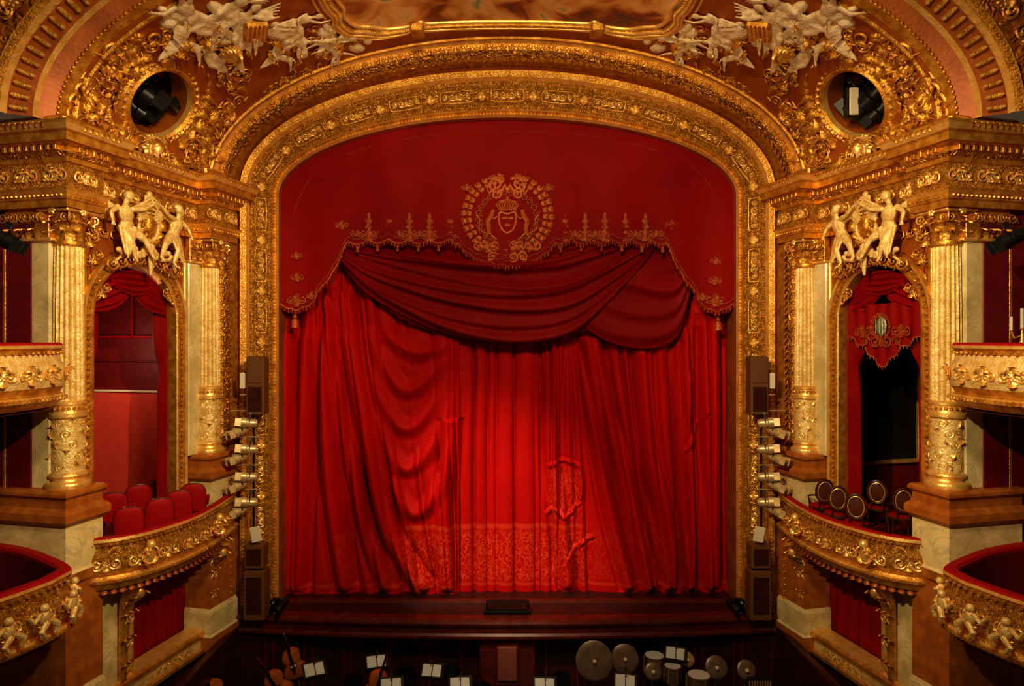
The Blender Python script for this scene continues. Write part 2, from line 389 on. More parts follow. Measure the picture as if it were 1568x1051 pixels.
sweep2(mb,[(x*RO,z*RO) for x,z in circ],[(-.06,-.05),(-.06,-1.3)],FIELD,'xz',True,Fo)
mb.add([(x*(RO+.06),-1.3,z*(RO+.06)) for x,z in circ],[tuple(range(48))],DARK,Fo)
rn=random.Random(3)
for i in range(30):
    a=2*pi*i/30; 
    put(mb,SCR,Fo@R(-a,'Y')@T(1.12,0,0)@R(rn.random()*6,'Y')@S((.3+rn.random()*.1)*(1 if i%2 else -1),.34,.34),GOLD)
    put(mb,LEAF,Fo@R(-a,'Y')@T(1.0,0,0)@R(pi/2+rn.uniform(-.6,.6),'Y')@S(.4),GOLD)
def cluster(k,th,n,rk,rt,s,mat=GOLD):
    for i in range(n):
        kk=min(.97,max(.03,k+rn.gauss(0,rk*.5))); t=max(1,th+rn.gauss(0,rt*.5)); M=vf(kk,t,.0,rn.random()*6.3)
        p=M.to_translation()
        if (p-OC).length<RO+.12: continue
        c=rn.random(); sc=s*rn.uniform(.7,1.2)
        if c<.4: put(mb,SCR,M@S(sc*(1 if rn.random()<.5 else -1),sc*.9,sc),mat)
        elif c<.85: put(mb,LEAF,M@S(sc),mat)
        else: put(mb,ROS,M@S(sc*.4),mat)
cluster(.1,6,56,.1,10,.38); cluster(.86,6,60,.12,9,.36); cluster(.45,2,40,.35,3,.38); cluster(.12,22,50,.07,10,.36); cluster(.85,20,40,.07,9,.34)
cluster(.3,33,20,.1,4,.34); cluster(.66,34,20,.1,4,.34); cluster(.93,44,20,.02,12,.2)
for th,s in((39,.5),(-2,.5)):
    M=vf(.45,max(2,th),.05)
    for a in np.linspace(-1.3,1.3,9): put(mb,LEAF,M@R(a,'Y')@S(s),GOLDL)
    put(mb,ROS,M@T(0,.1,0)@S(s*.35),GOLDL)
for k0 in(.03,.97):
    pts=[tuple(vp(k0,t,.04)[0]) for t in np.linspace(0,90,40)]; tube(mb,pts,.05,GOLD,6)
vorn=mb.mesh('vault_ornament')
obj('vault_ornament',vorn,G_v); obj('vault_ornament_mirror',vorn,G_v,scale=(-1,1,1))
# ---------------------------------------------------------------- big transverse arch
mb=MB()
q0=o0;q1=(8.36,7.82,4.05,12.72);q2=(8.42,7.88,4.05,12.74);q3=(8.62,8.1,4.05,12.55);q4=(8.66,8.15,4.05,12.45);q5=(9.02,8.5,4.05,12.3);q6=(9.06,8.55,4.05,12.18);q7=(9.2,8.7,4.05,12.12);q8=(9.26,8.75,4.05,12.2);q9=(13.5,12,4.05,11.9)
QR=[q0,q1,q2,q3,q4,q5,q6,q7,q8,q9]
arch_surface(mb,QR,[GOLD,GOLD,FIELD,GOLDL,FIELD,GOLDL,GOLD,GOLDL,FIELDO],jamb=False)
for q in qs_len(q4,0,1,.21):
    M=aframe(q,q4,q5,.5); cbox(mb,-.045,.045,-.02,.08,-.13,.13,GOLD,.02,M); ell(mb,(0,.07,.1),(.04,.05,.05),GOLDL,M,BEAD); ell(mb,(0,.07,-.1),(.04,.05,.05),GOLDL,M,BEAD)
for q in qs_len(q7,0,1,.12): put(mb,BEAD,aframe(q,q6,q7,.5)@S(.045),GOLD)
for q in qs_len(q1,0,1,.1): put(mb,BEAD,aframe(q,q1,q2,.4)@S(.035),GOLD)
for i,q in enumerate(qs_len(q8,0,1,.8)):
    foliage(mb,aframe(q,q8,(9.9,9.3,4.05,12.1),.5),.7,.6,GOLD,i)
arch2=grp('auditorium_arch'); obj('ribbed_band',mb.mesh('ribbed_band'),arch2)
# ---------------------------------------------------------------- side wall frame
D=Vector((.2263,.9742,0)); NN=Vector((.9742,-.2263,0))
MX=fr((-8.32,12.9,0),D,NN,(0,0,1))
def newbox(): 
    m=MB(); m.X=MX; return m
CU,RR_,SP=1.9,1.2,.4
def build_wall():
    mb=newbox(); n0,n1=-.15,-.55
    cbox(mb,.2,CU-RR_,n1,n0,-4.45,3.5,FIELD); cbox(mb,CU+RR_,4.55,n1,n0,-4.45,3.5,FIELD)
    a=np.linspace(pi,0,33); v=[]
    for t in a:
        x=CU+RR_*math.cos(t); z=SP+RR_*math.sin(t); v+= [(x,n0,z),(x,n0,3.5),(x,n1,3.5),(x,n1,z)]
    mb.add(v,gridf(33,4,False,True),FIELD)
    path=[(CU-RR_,-4.4),(CU-RR_,SP)]+[(CU+RR_*math.cos(t),SP+RR_*math.sin(t)) for t in a[1:-1]]+[(CU+RR_,SP),(CU+RR_,-4.4)]
    sweep2(mb,path,[(-.02,-.3),(-.02,-.1),(.0,-.07),(.05,-.06),(.07,-.1),(.2,-.1),(.22,-.05),(.28,-.03),(.31,-.13)],[GOLD,GOLDL,GOLD,GOLD,GOLDF,GOLD,GOLDL,GOLD],'xz')
    sweep2(mb,path,[(-.03,-.5),(-.02,-.3)],FIELD,'xz')
    for M in pframes([(x,z) for x,z in path],.12,.13,0):
        p=M.to_translation(); X=M.col[0]; 
        m=fr((p.x,-.08,p.y),(X[0],0,X[1]),(0,1,0),(-X[1],0,X[0])); put(mb,BEAD,m@S(.04),GOLD)
    for sd in(-1,1):
        for j in range(4): foliage(mb,T(CU+sd*(.98+.1*j),-.13,.95+j*.33)@R(sd*.6,'Y'),.5,.38,GOLD,j)
    for j in range(5): foliage(mb,T(.85+j*.55,-.13,2.15),.5,.3,GOLD,j)
    cbox(mb,3.42,4.5,-.15,-.03,-2.82,1.8,MARB,.02); cbox(mb,3.32,3.4,-.15,-.06,-2.82,1.8,GOLDL,.02)
    cbox(mb,-.28,.45,-1.12,-.1,-2.82,1.8,MARB,.03); cbox(mb,.45,.55,-.4,-.08,-2.82,1.8,GOLD,.02)
    cbox(mb,-.31,-.26,-1.16,-1.08,-2.82,1.8,GOLD,.015)
    for u,nn_ in((-.3,-.75),(-.3,-.45),(-.3,-1.02)):
        M=T(u,nn_,2.05)@R(pi/2,'Z'); 
        for x in(-.1,.1): put(mb,LEAF,M@T(x,0,-.2)@S(.3),GOLD); put(mb,SCR,M@T(x,.02,.2)@S(.2),GOLD)
    cbox(mb,-.34,.5,-1.2,0,1.8,1.86,GOLDL); cbox(mb,-.3,.45,-1.12,-.1,1.86,2.4,GOLD)
    cbox(mb,3.42,4.5,-.15,.0,1.86,2.4,GOLD); cbox(mb,3.4,4.5,-.15,.03,1.8,1.86,GOLDL)
    for j in range(3):
        put(mb,LEAF,T(3.55+j*.22,0,1.88)@S(.34),GOLD); put(mb,SCR,T(3.55+j*.22,.02,2.22)@S(.2),GOLD)
    path=[(-.42,-3.4),(-.42,.42),(.42,.42),(.42,.0),(3.62,.0),(3.62,.42),(4.62,.42),(4.62,-.3)]
    pr=[(-.3,2.4),(.02,2.4),(.02,2.52),(.05,2.54),(.05,2.66),(.09,2.7),(.09,2.74),(.0,2.76),(.0,3.2),(.05,3.22),(.05,3.3),(.12,3.36),(.14,3.46),(.26,3.5),(.3,3.52),(.3,3.66),(.34,3.7),(.4,3.8),(.4,3.86),(-.3,3.9)]
    mt=[GOLD,GOLD,GOLD,GOLD,GOLDL,GOLD,GOLD,GOLDF,GOLD,GOLD,GOLDO,GOLD,GOLD,FIELD,GOLD,GOLD,GOLDL,GOLD,FIELD]
    sweep2(mb,path,pr,mt)
    for i,M in enumerate(pframes(path,.62,0,2.98)): foliage(mb,M,.52,.34,GOLDL,i)
    for M in pframes(path,.16,.14,3.43): cbox(mb,-.04,.04,-.02,.08,-.05,.05,GOLD,.01,M)
    for M in pframes(path,.13,.38,3.8): put(mb,LEAF,M@T(0,0,-.06)@S(.13),GOLD)
    for M in pframes(path,.1,.06,2.6): put(mb,BEAD,M@S(.03),GOLD)
    for c in((-.35,.6,-1.3,.3),(3.6,4.6,-.6,.3)):
        cbox(mb,*c,3.85,4.12,GOLD,.04)
    pd=[(-.3,-2.8),(.02,-2.8),(.06,-2.85),(.06,-2.9),(.0,-2.96),(.0,-3.12),(.07,-3.18),(.1,-3.22),(.1,-3.36),(.04,-3.42),(.0,-3.46),(.0,-4.28),(.05,-4.33),(.05,-4.5),(.0,-4.56),(.0,-6.5),(.04,-6.6),(.04,-7.1),(.08,-7.15),(.08,-7.5),(0,-7.5),(0,-9.4)]
    pm=[BROWN]*9+[BROWN,MARB,MARB,BROWN,BROWN,BROWN,MARB,MARB,MARB,BROWN,WOOD,WOOD]
    sweep2(mb,[(.5,-1.25),(-.42,-1.25),(-.42,.4),(.42,.4),(.42,-.3)],pd,pm)
    sweep2(mb,[(3.62,-.3),(3.62,.4),(4.6,.4),(4.6,-.4)],pd,pm)
    z0,z1=-7.0,-5.05
    cbox(mb,.4,1.45,-.3,.12,-7.1,-4.6,MARB); cbox(mb,3.66,3.75,-.3,.12,-7.1,-4.6,MARB); cbox(mb,1.4,3.7,-.3,.12,z1,-4.6,GOLD); 
    sweep2(mb,[(1.45,z0),(1.45,z1),(3.66,z1),(3.66,z0)],[(-.03,-.2),(-.03,.14),(.0,.18),(.06,.18),(.08,.14),(.14,.14),(.16,.11)],GOLDL,'xz',True)
    sweep2(mb,[(.3,.14),(3.9,.14)],[(0,-6.98),(.1,-7.0),(.14,-7.05),(.14,-7.12),(.06,-7.2),(.06,-7.42),(.12,-7.46),(.12,-7.54),(0,-7.56),(0,-9.4)],[GOLDL,GOLD,GOLD,GOLD,CREAM,GOLD,GOLD,GOLD,WOOD])
    foliage(mb,T(2.5,.2,-7.3),1.2,.18,GOLDL,4)
    for u in(1.12,3.78):
        tube(mb,[(u,.2,-7.0),(u,.22,-6.4),(u,.26,-5.7),(u,.34,-5.3),(u,.5,-5.0),(u,.62,-4.85)],[.08,.09,.11,.16,.2,.22],GOLD,10)
        for z,s in((-5.05,.4),(-5.35,.34),(-5.7,.26),(-6.2,.2),(-6.7,.2)):
            for sd in(-1,0,1): put(mb,LEAF,T(u+sd*.08,.3 if z<-5.4 else .5,z)@R(sd*.5,'Y')@S(s),GOLD)
            put(mb,SCR,T(u,.4,z)@S(s*.7),GOLDL)
        ell(mb,(u,.62,-5.15),(.1,.1,.13),GOLDL)
    return mb
BOW=cr([(.2,.3),(.45,.62),(.8,.84),(1.3,.98),(1.9,1.05),(2.6,.98),(3.3,.82),(3.9,.64),(4.45,.44)],6)
def build_parapet():
    mb=newbox()
    pr=[(-.1,-3.9),(-.1,-3.86),(-.06,-3.83),(.04,-3.83),(.07,-3.86),(.08,-3.92),(.05,-3.95),(.03,-4.0),(.0,-4.03),(.03,-4.1),(.08,-4.2),(.11,-4.35),(.1,-4.48),(.05,-4.58),(.08,-4.62),(.12,-4.64),(.12,-4.7),(.07,-4.74),(.02,-4.84),(-.1,-4.9),(-.35,-4.95)]
    mt=[RAIL,RAIL,RAIL,RAIL,GOLDL,GOLD,GOLD,GOLD,GOLDF,GOLDF,GOLDF,GOLDF,GOLD,GOLD,GOLDL,GOLD,GOLD,GOLD,GOLDF,GOLD]
    sweep2(mb,BOW,pr,mt); sweep2(mb,BOW,[(-.1,-3.88),(-.1,-4.5)],VELV)
    for i,M in enumerate(pframes(BOW,.55,.09,-4.34)): foliage(mb,M,.5,.36,GOLDL,i)
    for M in pframes(BOW,.1,.12,-4.67): put(mb,BEAD,M@S(.035),GOLD)
    for M in pframes(BOW,.1,.07,-3.97): put(mb,BEAD,M@S(.03),GOLD)
    for i,M in enumerate(pframes(BOW,.16,-.04,-4.86)): put(mb,LEAF,M@R(pi,'Y')@S(.15),FIELD)
    v=[(p[0],p[1]-.05,-4.5) for p in BOW]; k=len(v); v+=[(p[0],-.4,-4.5) for p in BOW]; v+=[(p[0],p[1]-.02,-4.93) for p in BOW]+[(p[0],.0,-4.93) for p in BOW]
    f=[(i,i+1,k+i+1,k+i) for i in range(k-1)]+[(2*k+i,3*k+i,3*k+i+1,2*k+i+1) for i in range(k-1)]
    mb.add(v,f,FIELD)
    for u in(.9,3.0):
        j=np.argmin(abs(BOW[:,0]-u)); p=BOW[j]; M=T(p[0],p[1]+.12,-4.3)
        ell(mb,(0,.06,0),(.13,.1,.2),GOLDL,M); ell(mb,(0,.12,.22),(.09,.09,.1),GOLDL,M); ell(mb,(0,.2,.21),(.02,.03,.03),GOLDL,M,BEAD)
        for a in(-1.2,-.6,.6,1.2,2.4,-2.4): put(mb,LEAF,M@R(a,'Y')@S(.32),GOLDL)
    return mb
def build_room():
    mb=newbox()
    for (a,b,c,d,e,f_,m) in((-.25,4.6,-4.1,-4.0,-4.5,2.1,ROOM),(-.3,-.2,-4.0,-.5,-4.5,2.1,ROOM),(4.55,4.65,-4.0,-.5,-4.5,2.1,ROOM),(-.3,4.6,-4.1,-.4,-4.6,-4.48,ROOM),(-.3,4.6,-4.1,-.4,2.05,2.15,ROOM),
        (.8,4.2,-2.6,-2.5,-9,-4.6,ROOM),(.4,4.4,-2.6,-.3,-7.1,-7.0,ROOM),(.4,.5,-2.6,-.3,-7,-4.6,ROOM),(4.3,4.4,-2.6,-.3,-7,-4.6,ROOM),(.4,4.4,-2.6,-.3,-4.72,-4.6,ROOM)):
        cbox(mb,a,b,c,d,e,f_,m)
    return mb
def drape(mb,side,wide):
    nz,nx=50,36; v=[]
    for i in range(nz):
        t=i/(nz-1); z=SP+.75-t*5.0
        tie=math.exp(-((z+.7)/.35)**2); wd=(.4-.2*tie if z>-.7 else .24-.04*tie)*wide
        if z>SP: off=RR_-math.sqrt(max(0,RR_**2-(z-SP)**2)); 
        else: off=0
        for j in range(nx):
            s=j/(nx-1); u=(CU-side*(RR_-.02-off-s*wd)); nn_=-.38+.045*math.sin(s*5*2*pi+.6*math.sin(t*5))-.02*s
            v.append((u,nn_,z))
    mb.add(v,gridf(nz,nx),VELV)
def box_curtains(pelmet):
    mb=newbox(); drape(mb,1,1.5 if pelmet else 1); drape(mb,-1,1.5 if pelmet else 1)
    for (c0,c1,dp) in((-1.1,.15,.75),(-.15,1.1,.75),(-.6,.6,.55)):
        nv,nu=24,30; v=[]
        for i in range(nv):
            t=i/(nv-1)
            for j in range(nu):
                s=j/(nu-1); x=c0+(c1-c0)*s; zt=SP+math.sqrt(max(0,RR_**2-x*x))*.98; sag=math.sin(pi*s)**.8
                z=zt-.1-t*dp*(.35+.65*sag); nn_=-.3+.05*math.sin(t*4*2*pi)*sag+.05*sag-(0 if dp>.6 else -.06)
                v.append((CU+x,nn_,z))
        mb.add(v,gridf(nv,nu),VELV)
    if pelmet:
        v=[];nu=61
        for i in range(12):
            t=i/11
            for j in range(nu):
                s=j/(nu-1)*2-1; zb=-.3+.3*abs(s)**2-.34*math.exp(-(s/.35)**2)+.07*abs(math.sin(s*9)); zt=.75
                v.append((CU+s*1.0,-.26+.03*math.sin(s*20),zt+(zb-zt)*t))
        mb.add(v,gridf(12,nu),VELV)
        low=v[11*nu:]; tube(mb,[(a,b+.02,c) for a,b,c in low],.018,EMB,6)
        for a,b,c in low[::2]: tube(mb,[(a,b+.02,c),(a,b+.02,c-.07)],[.014,.008],EMB,5)
        M=T(CU,-.22,.25); ell(mb,(0,0,0),(.15,.04,.22),BRZ,M)
        for i in range(3): tube(mb,[(-.1+.1*i,.045,-.16),(-.1+.1*i,.05,0),(-.1+.1*i,.045,.16)],.012,BRZ,5,M)
        for a in np.linspace(-2.6,2.6,12): put(mb,LEAF,M@R(a,'Y')@T(0,0,.2)@S(.18,.08,.18),EMB)
        foliage(mb,M@T(0,0,-.32)@S(1,.4,1),1.1,.3,EMB,2)
        for sd in(-1,1): foliage(mb,M@T(sd*.55,0,-.1)@S(1,.4,1),.5,.4,EMB,3)
    v=[]
    for i in range(20):
        t=i/19
        for j in range(120):
            s=j/119; v.append((1.4+s*2.35,-.35+.05*math.sin(s*40),-4.9-t*2.1))
    mb.add(v,gridf(20,120),VELV)
    for c in range(4):
        v=[]
        for i in range(10):
            t=i/9
            for j in range(12):
                s=j/11; v.append((1.45+(c+s)*.56,-.2+.04*math.sin(t*12)*math.sin(pi*s),-5.0-t*.42*(.4+.6*math.sin(pi*s))))
        mb.add(v,gridf(10,12),VELV)
    return mb
def column_mesh():
    mb=MB()
    lathe(mb,[(.3,-2.82),(.36,-2.82),(.38,-2.79),(.38,-2.72),(.36,-2.69),(.31,-2.67),(.3,-2.63),(.33,-2.6),(.34,-2.57),(.32,-2.53),(.29,-2.5)],GOLDL,32)
    lathe(mb,[(.285,-2.5),(.28,-1.5)],CREAM,32)
    for i in range(5):
        for j in range(9):
            a=2*pi*j/9+i*.35; m=R(a,'Z')@T(0,.262,-2.38+i*.2)
            put(mb,SCR if (i+j)%2 else LEAF,m@R((i*2+j)%5-2,'Y')@S(.18,.12,.18),GOLDL)
    lathe(mb,[(.28,-1.5),(.3,-1.5),(.33,-1.47),(.33,-1.42),(.3,-1.4),(.29,-1.36),(.29,-1.26),(.31,-1.24),(.31,-1.2),(.275,-1.17)],GOLDL,32)
    for j in range(22): put(mb,BEAD,R(2*pi*j/22,'Z')@T(0,.3,-1.31)@S(.035),GOLD)
    zs=np.linspace(-1.17,1.72,12); lathe(mb,[(.27-.028*((z+1.17)/2.9)**2,z) for z in zs],CREAM,120,None,.028,20)
    lathe(mb,[(.24,1.72),(.27,1.74),(.28,1.78),(.27,1.82),(.23,1.84),(.23,2.0),(.27,2.2),(.33,2.31),(.36,2.33)],GOLD,32)
    for row,(z,s,n,r) in enumerate(((1.84,.26,10,.23),(1.98,.3,10,.235),(2.1,.26,8,.26))):
        for j in range(n): put(mb,LEAF,R(2*pi*(j+.5*row)/n,'Z')@T(0,r-.03,z)@S(s*1.1),GOLD)
    for j in range(4):
        m=R(pi/4+j*pi/2,'Z')@T(0,.42,2.26); put(mb,SCR,m@R(pi/2,'Z')@S(.2),GOLDL)
        put(mb,ROS,R(j*pi/2,'Z')@T(0,.36,2.36)@S(.09),GOLDL)
        for sd in(-1,1): put(mb,SCR,R(pi/4+j*pi/2,'Z')@T(sd*.06,.38,2.24)@R(sd*.6,'Z')@S(.17*sd,.17,.17),GOLD)
    cbox(mb,-.36,.36,-.36,.36,2.34,2.41,GOLDL,.03)
    return mb.mesh('column')
COL=column_mesh()
# ---------------------------------------------------------------- sculpted figures (voxel-fused)
def figure(mb,M,po,s=1.):
    V3=lambda k:Vector(po[k]).normalized()
    def cap(a,b,ra,rb):
        a=Vector(a);b=Vector(b); n=7; P=[];r=[]
        for i in range(n):
            t=i/(n-1); P.append(a.lerp(b,t)); r.append((ra+(rb-ra)*t)*(1+.12*math.sin(pi*t)))
        tube(mb,[tuple(p) for p in P],r,WHITE,8,M@S(s)); ell(mb,tuple(a),ra,WHITE,M@S(s),BEAD2); ell(mb,tuple(b),rb,WHITE,M@S(s),BEAD2)
    pel=Vector((0,0,0)); up=V3('torso'); side=V3('side'); fw=side.cross(up).normalized()
    if fw.y<0: fw=-fw
    ch=pel+up*.22; nk=pel+up*.33; hd=nk+V3('head')*.12
    cap(pel,pel+up*.1,.095,.075); cap(pel+up*.08,ch,.075,.105); cap(ch,nk-up*.02,.1,.05); cap(nk,hd,.035,.04)
    ell(mb,tuple(hd+V3('head')*.02),(.062,.068,.075),WHITE,M@S(s)); ell(mb,tuple(hd+fw*.065),(.014,.02,.02),WHITE,M@S(s),BEAD2)
    ell(mb,tuple(hd+V3('head')*.05-fw*.02),(.072,.07,.055),WHITE,M@S(s)); ell(mb,tuple(hd-fw*.07),.035,WHITE,M@S(s))
    for sg,k in((1,'L'),(-1,'R')):
        sh=nk-up*.045+side*sg*.105; e=sh+V3('ua'+k)*.17; h=e+V3('fa'+k)*.15
        cap(sh,e,.042,.03); cap(e,h,.03,.02); d=V3('fa'+k)
        ell(mb,tuple(h+d*.02),(.028,.022,.03),WHITE,M@S(s))
        for q in range(-2,3): 
            o=side*q*.01; cap(h+d*.03+o,h+d*(.07-.006*abs(q))+o*1.6,.008,.006)
        hp=pel-up*.03+side*sg*.06; kn=hp+V3('th'+k)*.25; ft=kn+V3('sh'+k)*.24
        cap(hp,kn,.075,.048); cap(kn,ft,.048,.026); cap(ft,ft+(fw*.6+V3('sh'+k)*.5).normalized()*.09,.026,.016)
        if po.get('wing'):
            wr=ch-fw*.08+side*sg*.05; wd=(side*sg*po['wing'][0]+up*po['wing'][1]-fw*.3).normalized()
            for q in range(8):
                dd=(wd+up*(-.17*q)+side*sg*.05*q).normalized(); cap(wr+wd*.05*q*.5,wr+dd*(.44-.03*q)+wd*.02,.034,.018)
    for q in range(5):
        a=pel+side*(.1-.05*q)+fw*.05; b=a+Vector(po.get('cl',(.1,.1,-.3)))*(.7+.12*(q%3))+side*(.03*q); cap(a,b,.032,.016)
BEAD2=ball(8,6)
PA=dict(torso=(.05,.2,1),side=(.9,.3,0),head=(.35,.3,1),uaL=(1,.4,-.1),faL=(.9,.2,.6),uaR=(-.8,.2,-.6),faR=(-.2,.5,-.9),thL=(.7,.9,-.35),shL=(.3,.1,-1),thR=(-.1,1,-.5),shR=(.5,-.1,-1),wing=(.9,.9),cl=(.2,.1,-.45))
PE=dict(torso=(-.22,.2,1),side=(.9,.3,0),head=(.2,.3,1),uaL=(1,.3,.2),faL=(.9,.2,.7),uaR=(-.8,.2,-.7),faR=(-.1,.4,-1),thL=(.8,.5,-.7),shL=(.45,.1,-1),thR=(.15,.7,-.9),shR=(.35,-.1,-1),wing=(1.1,.75),cl=(-.15,.1,-.5))
PB=dict(torso=(.3,.3,1),side=(.8,.4,-.2),head=(.5,.3,.8),uaL=(1,.2,.5),faL=(.6,.1,1),uaR=(-.5,.4,-.9),faR=(.4,.7,-.6),thL=(.9,.5,-.5),shL=(.1,0,-1),thR=(.8,.4,-.1),shR=(.8,-.1,-.7),wing=None,cl=(-.4,.1,-.2))
PC=dict(torso=(-.8,.3,.6),side=(.4,.3,.9),head=(-.4,.4,.9),uaL=(-.3,.3,1),faL=(-.8,.1,.9),uaR=(-.6,.5,-.6),faR=(-1,.2,-.1),thL=(1,.3,.0),shL=(.9,0,-.4),thR=(.8,.5,-.4),shR=(1,-.1,.2),wing=None,cl=(.7,.1,-.1))
PD=dict(torso=(.2,.35,1),side=(.95,.2,0),head=(-.2,.4,1),uaL=(.8,.2,.7),faL=(.3,.2,1),uaR=(-.9,.3,.3),faR=(-.7,.2,.8),thL=(.4,.8,-.7),shL=(-.3,-.1,-1),thR=(-.5,.8,-.5),shR=(0,-.1,-1),wing=(.8,1),cl=(.3,.1,-.5))
def fuse(mb,name,vox,mat):
    me=mb.mesh(name); me.materials.clear(); o=bpy.data.objects.new('tmp',me); scene.collection.objects.link(o)
    md=o.modifiers.new('r','REMESH'); md.mode='VOXEL'; md.voxel_size=vox; md.use_smooth_shade=True
    sm=o.modifiers.new('s','SMOOTH'); sm.factor=.5; sm.iterations=1
    dg=bpy.context.evaluated_depsgraph_get(); m2=bpy.data.meshes.new_from_object(o.evaluated_get(dg)); m2.name=name
    bpy.data.objects.remove(o); m2.materials.clear(); m2.materials.append(mat); return m2
mb=newbox(); Mc=T(CU-.02,.02,2.38)@S(1.08,.8,.9)
figure(mb,Mc@T(-.62,.25,-.1),PE,1.5); figure(mb,Mc@T(.62,.25,-.1)@S(-1,1,1),PE,1.5)
for a in np.linspace(-1.1,1.1,6): tube(mb,[(0,.2,.45),(.12*a,.25,.6),(.08*a,.22,.75)],[.05,.04,.04],WHITE,8,Mc)
ell(mb,(0,.22,.8),.07,WHITE,Mc)
for a in np.linspace(0,2*pi,30)[:-1]: ell(mb,(.27*math.cos(a),.2,.08+.4*math.sin(a)),(.05,.06,.055),WHITE,Mc,BEAD2)
for sd in(-1,1):
    tube(mb,[(sd*.05,.2,-.45),(sd*.3,.25,-.75),(sd*.6,.2,-.7),(sd*.85,.12,-.95)],[.07,.06,.05,.03],WHITE,8,Mc)
    for k in range(8): ell(mb,(sd*(.1+.1*k),.25,-.62-.08*math.sin(k*1.3)),(.075,.07,.07),WHITE,Mc,BEAD2)
tube(mb,[(0,.25,-.4),(0,.28,-.75),(.03,.22,-1.15)],[.1,.08,.03],WHITE,8,Mc)
SCULP=fuse(mb,'putti_group',.013,CREAM)
mb=newbox(); ell(mb,(0,.1,.08),(.26,.2,.4),GOLDO,Mc); ell(mb,(0,.25,.08),(.13,.1,.24),GOLD,Mc)
for a in np.linspace(0,2*pi,13)[:-1]: put(mb,LEAF,Mc@T(.2*math.cos(a),.16,.08+.32*math.sin(a))@R(pi/2-a,'Y')@S(.28),GOLD)
for sd in(-1,1):
    for j in range(4): put(mb,SCR,Mc@T(sd*(.2+.22*j),.1,-.75-.07*j)@S(.3*sd,.3,.3),GOLD)
SHLD=mb.mesh('shield')
mb=MB()
fl=[(.14,40,PC,1.6,.2),(.24,34,PB,1.4,-.3),(.36,45,PA,1.5,-.1),(.5,40,PD,1.25,0),(.58,52,PC,1.35,pi),(.68,46,PB,1.2,-.4),(.8,57,PC,1.15,pi+.2),(.2,47,PD,1.3,.2),(.48,54,PB,1.15,.3),(.72,56,PD,.95,.5),(.42,36,PC,1.1,.6)]
for k,t,po,s,r_ in fl:
    p,X,N,Z=vp(k,t,.05); X=Vector((1,.9,.0)); X=(X-N*X.dot(N)).normalized(); Zc=X.cross(N).normalized()
    if Zc.z<0: Zc=-Zc
    figure(mb,fr(p,X,N,Zc)@S(1,.5,1)@R(r_,'Y'),po,s)
for i in range(34):
    t=i/33; p,X,N,Z=vp(.1+.74*t+rn.uniform(-.05,.05),35+22*t+rn.uniform(-4,4)+(4 if i%2 else 0),.0)
    ell(mb,tuple(p),(rn.uniform(.12,.24),rn.uniform(.12,.24),rn.uniform(.08,.13)),WHITE,None,BEAD2)
VREL=fuse(mb,'allegorical_relief',.02,WHITE)
mb=MB()
for i in range(46):
    t=rn.random(); M=vf(.1+.76*t,33+24*t+rn.gauss(0,4),.03,rn.random()*6.3); sc=rn.uniform(.22,.38)
    put(mb,SCR if i%2 else LEAF,M@S(sc),GOLD)
M=vf(.4,47,.1); cbox(mb,-.3,.3,-.05,.12,-.26,.26,GOLD,.05,M@R(.5,'Y'))
for j in range(5): cbox(mb,-.25,.25,.1,.14,-.21+.09*j,-.17+.09*j,GOLDL,.01,M@R(.5,'Y'))
VRG=mb.mesh('gilt_scrolls')
for sd in(1,-1):
    g=grp('allegorical_relief',(sd,1,1)); obj('figures',VREL,g); obj('gilt_scrolls',VRG,g)
wall=build_wall().mesh('box_wall'); par=build_parapet().mesh('balcony_parapet'); room=build_room().mesh('box_room')
bc1=box_curtains(False).mesh('box_curtains'); bc2=box_curtains(True).mesh('box_curtains_pelmet')
mb=newbox()
cbox(mb,4.48,4.54,-3.9,-1.55,-4.4,-1.42,ROOML,.02); cbox(mb,4.44,4.55,-3.9,-1.5,-1.42,-1.36,PORC,.01); cbox(mb,4.42,4.55,-1.58,-1.48,-4.4,-1.36,GOLDL,.02)
cbox(mb,4.46,4.54,-3.9,-.6,.0,.07,RAIL,.01); cbox(mb,4.46,4.54,-3.9,-.6,-.62,-.58,ROOM,.01); cbox(mb,4.46,4.55,-2.6,-2.54,.0,2.0,RAIL,.01)
LD=mb.mesh('door_panel')
mb=newbox()
cbox(mb,4.49,4.54,-3.7,-1.5,-3.2,-.6,DARK,.02)
for (c,d,e,f_) in((-3.75,-1.4,-3.3,-3.18),(-1.5,-1.38,-3.3,-.5),(-3.75,-3.63,-3.3,-.5),(-3.75,-1.4,-.6,-.5)): cbox(mb,4.4,4.55,c,d,e,f_,GOLDL,.03)
cbox(mb,4.2,4.54,-1.95,-1.5,-.5,.1,EMBC,.05); tube(mb,[(4.3,-1.7,-.5),(4.3,-1.7,-.9)],.02,STEEL,6); ell(mb,(4.3,-1.7,-1.0),(.1,.1,.16),STEEL)
cbox(mb,4.45,4.54,-3.9,-.6,-4.4,-3.35,ROOM,.01)
RD=mb.mesh('gilt_mirror')
for sd,bc,dm in((1,bc1,LD),(-1,bc2,RD)):
    g=grp('opera_box',(sd,1,1)); 
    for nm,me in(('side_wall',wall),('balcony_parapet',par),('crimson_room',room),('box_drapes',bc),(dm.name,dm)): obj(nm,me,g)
    g=grp('putti_sculpture',(sd,1,1)); obj('putti_group',SCULP,g); obj('shield',SHLD,g)
    for u in(0,4.07):
        p=MX@Vector((u,0.02,0)); obj('corinthian_column',COL,None,(p.x*sd,p.y,0),rot=(0,0,-.228*sd))
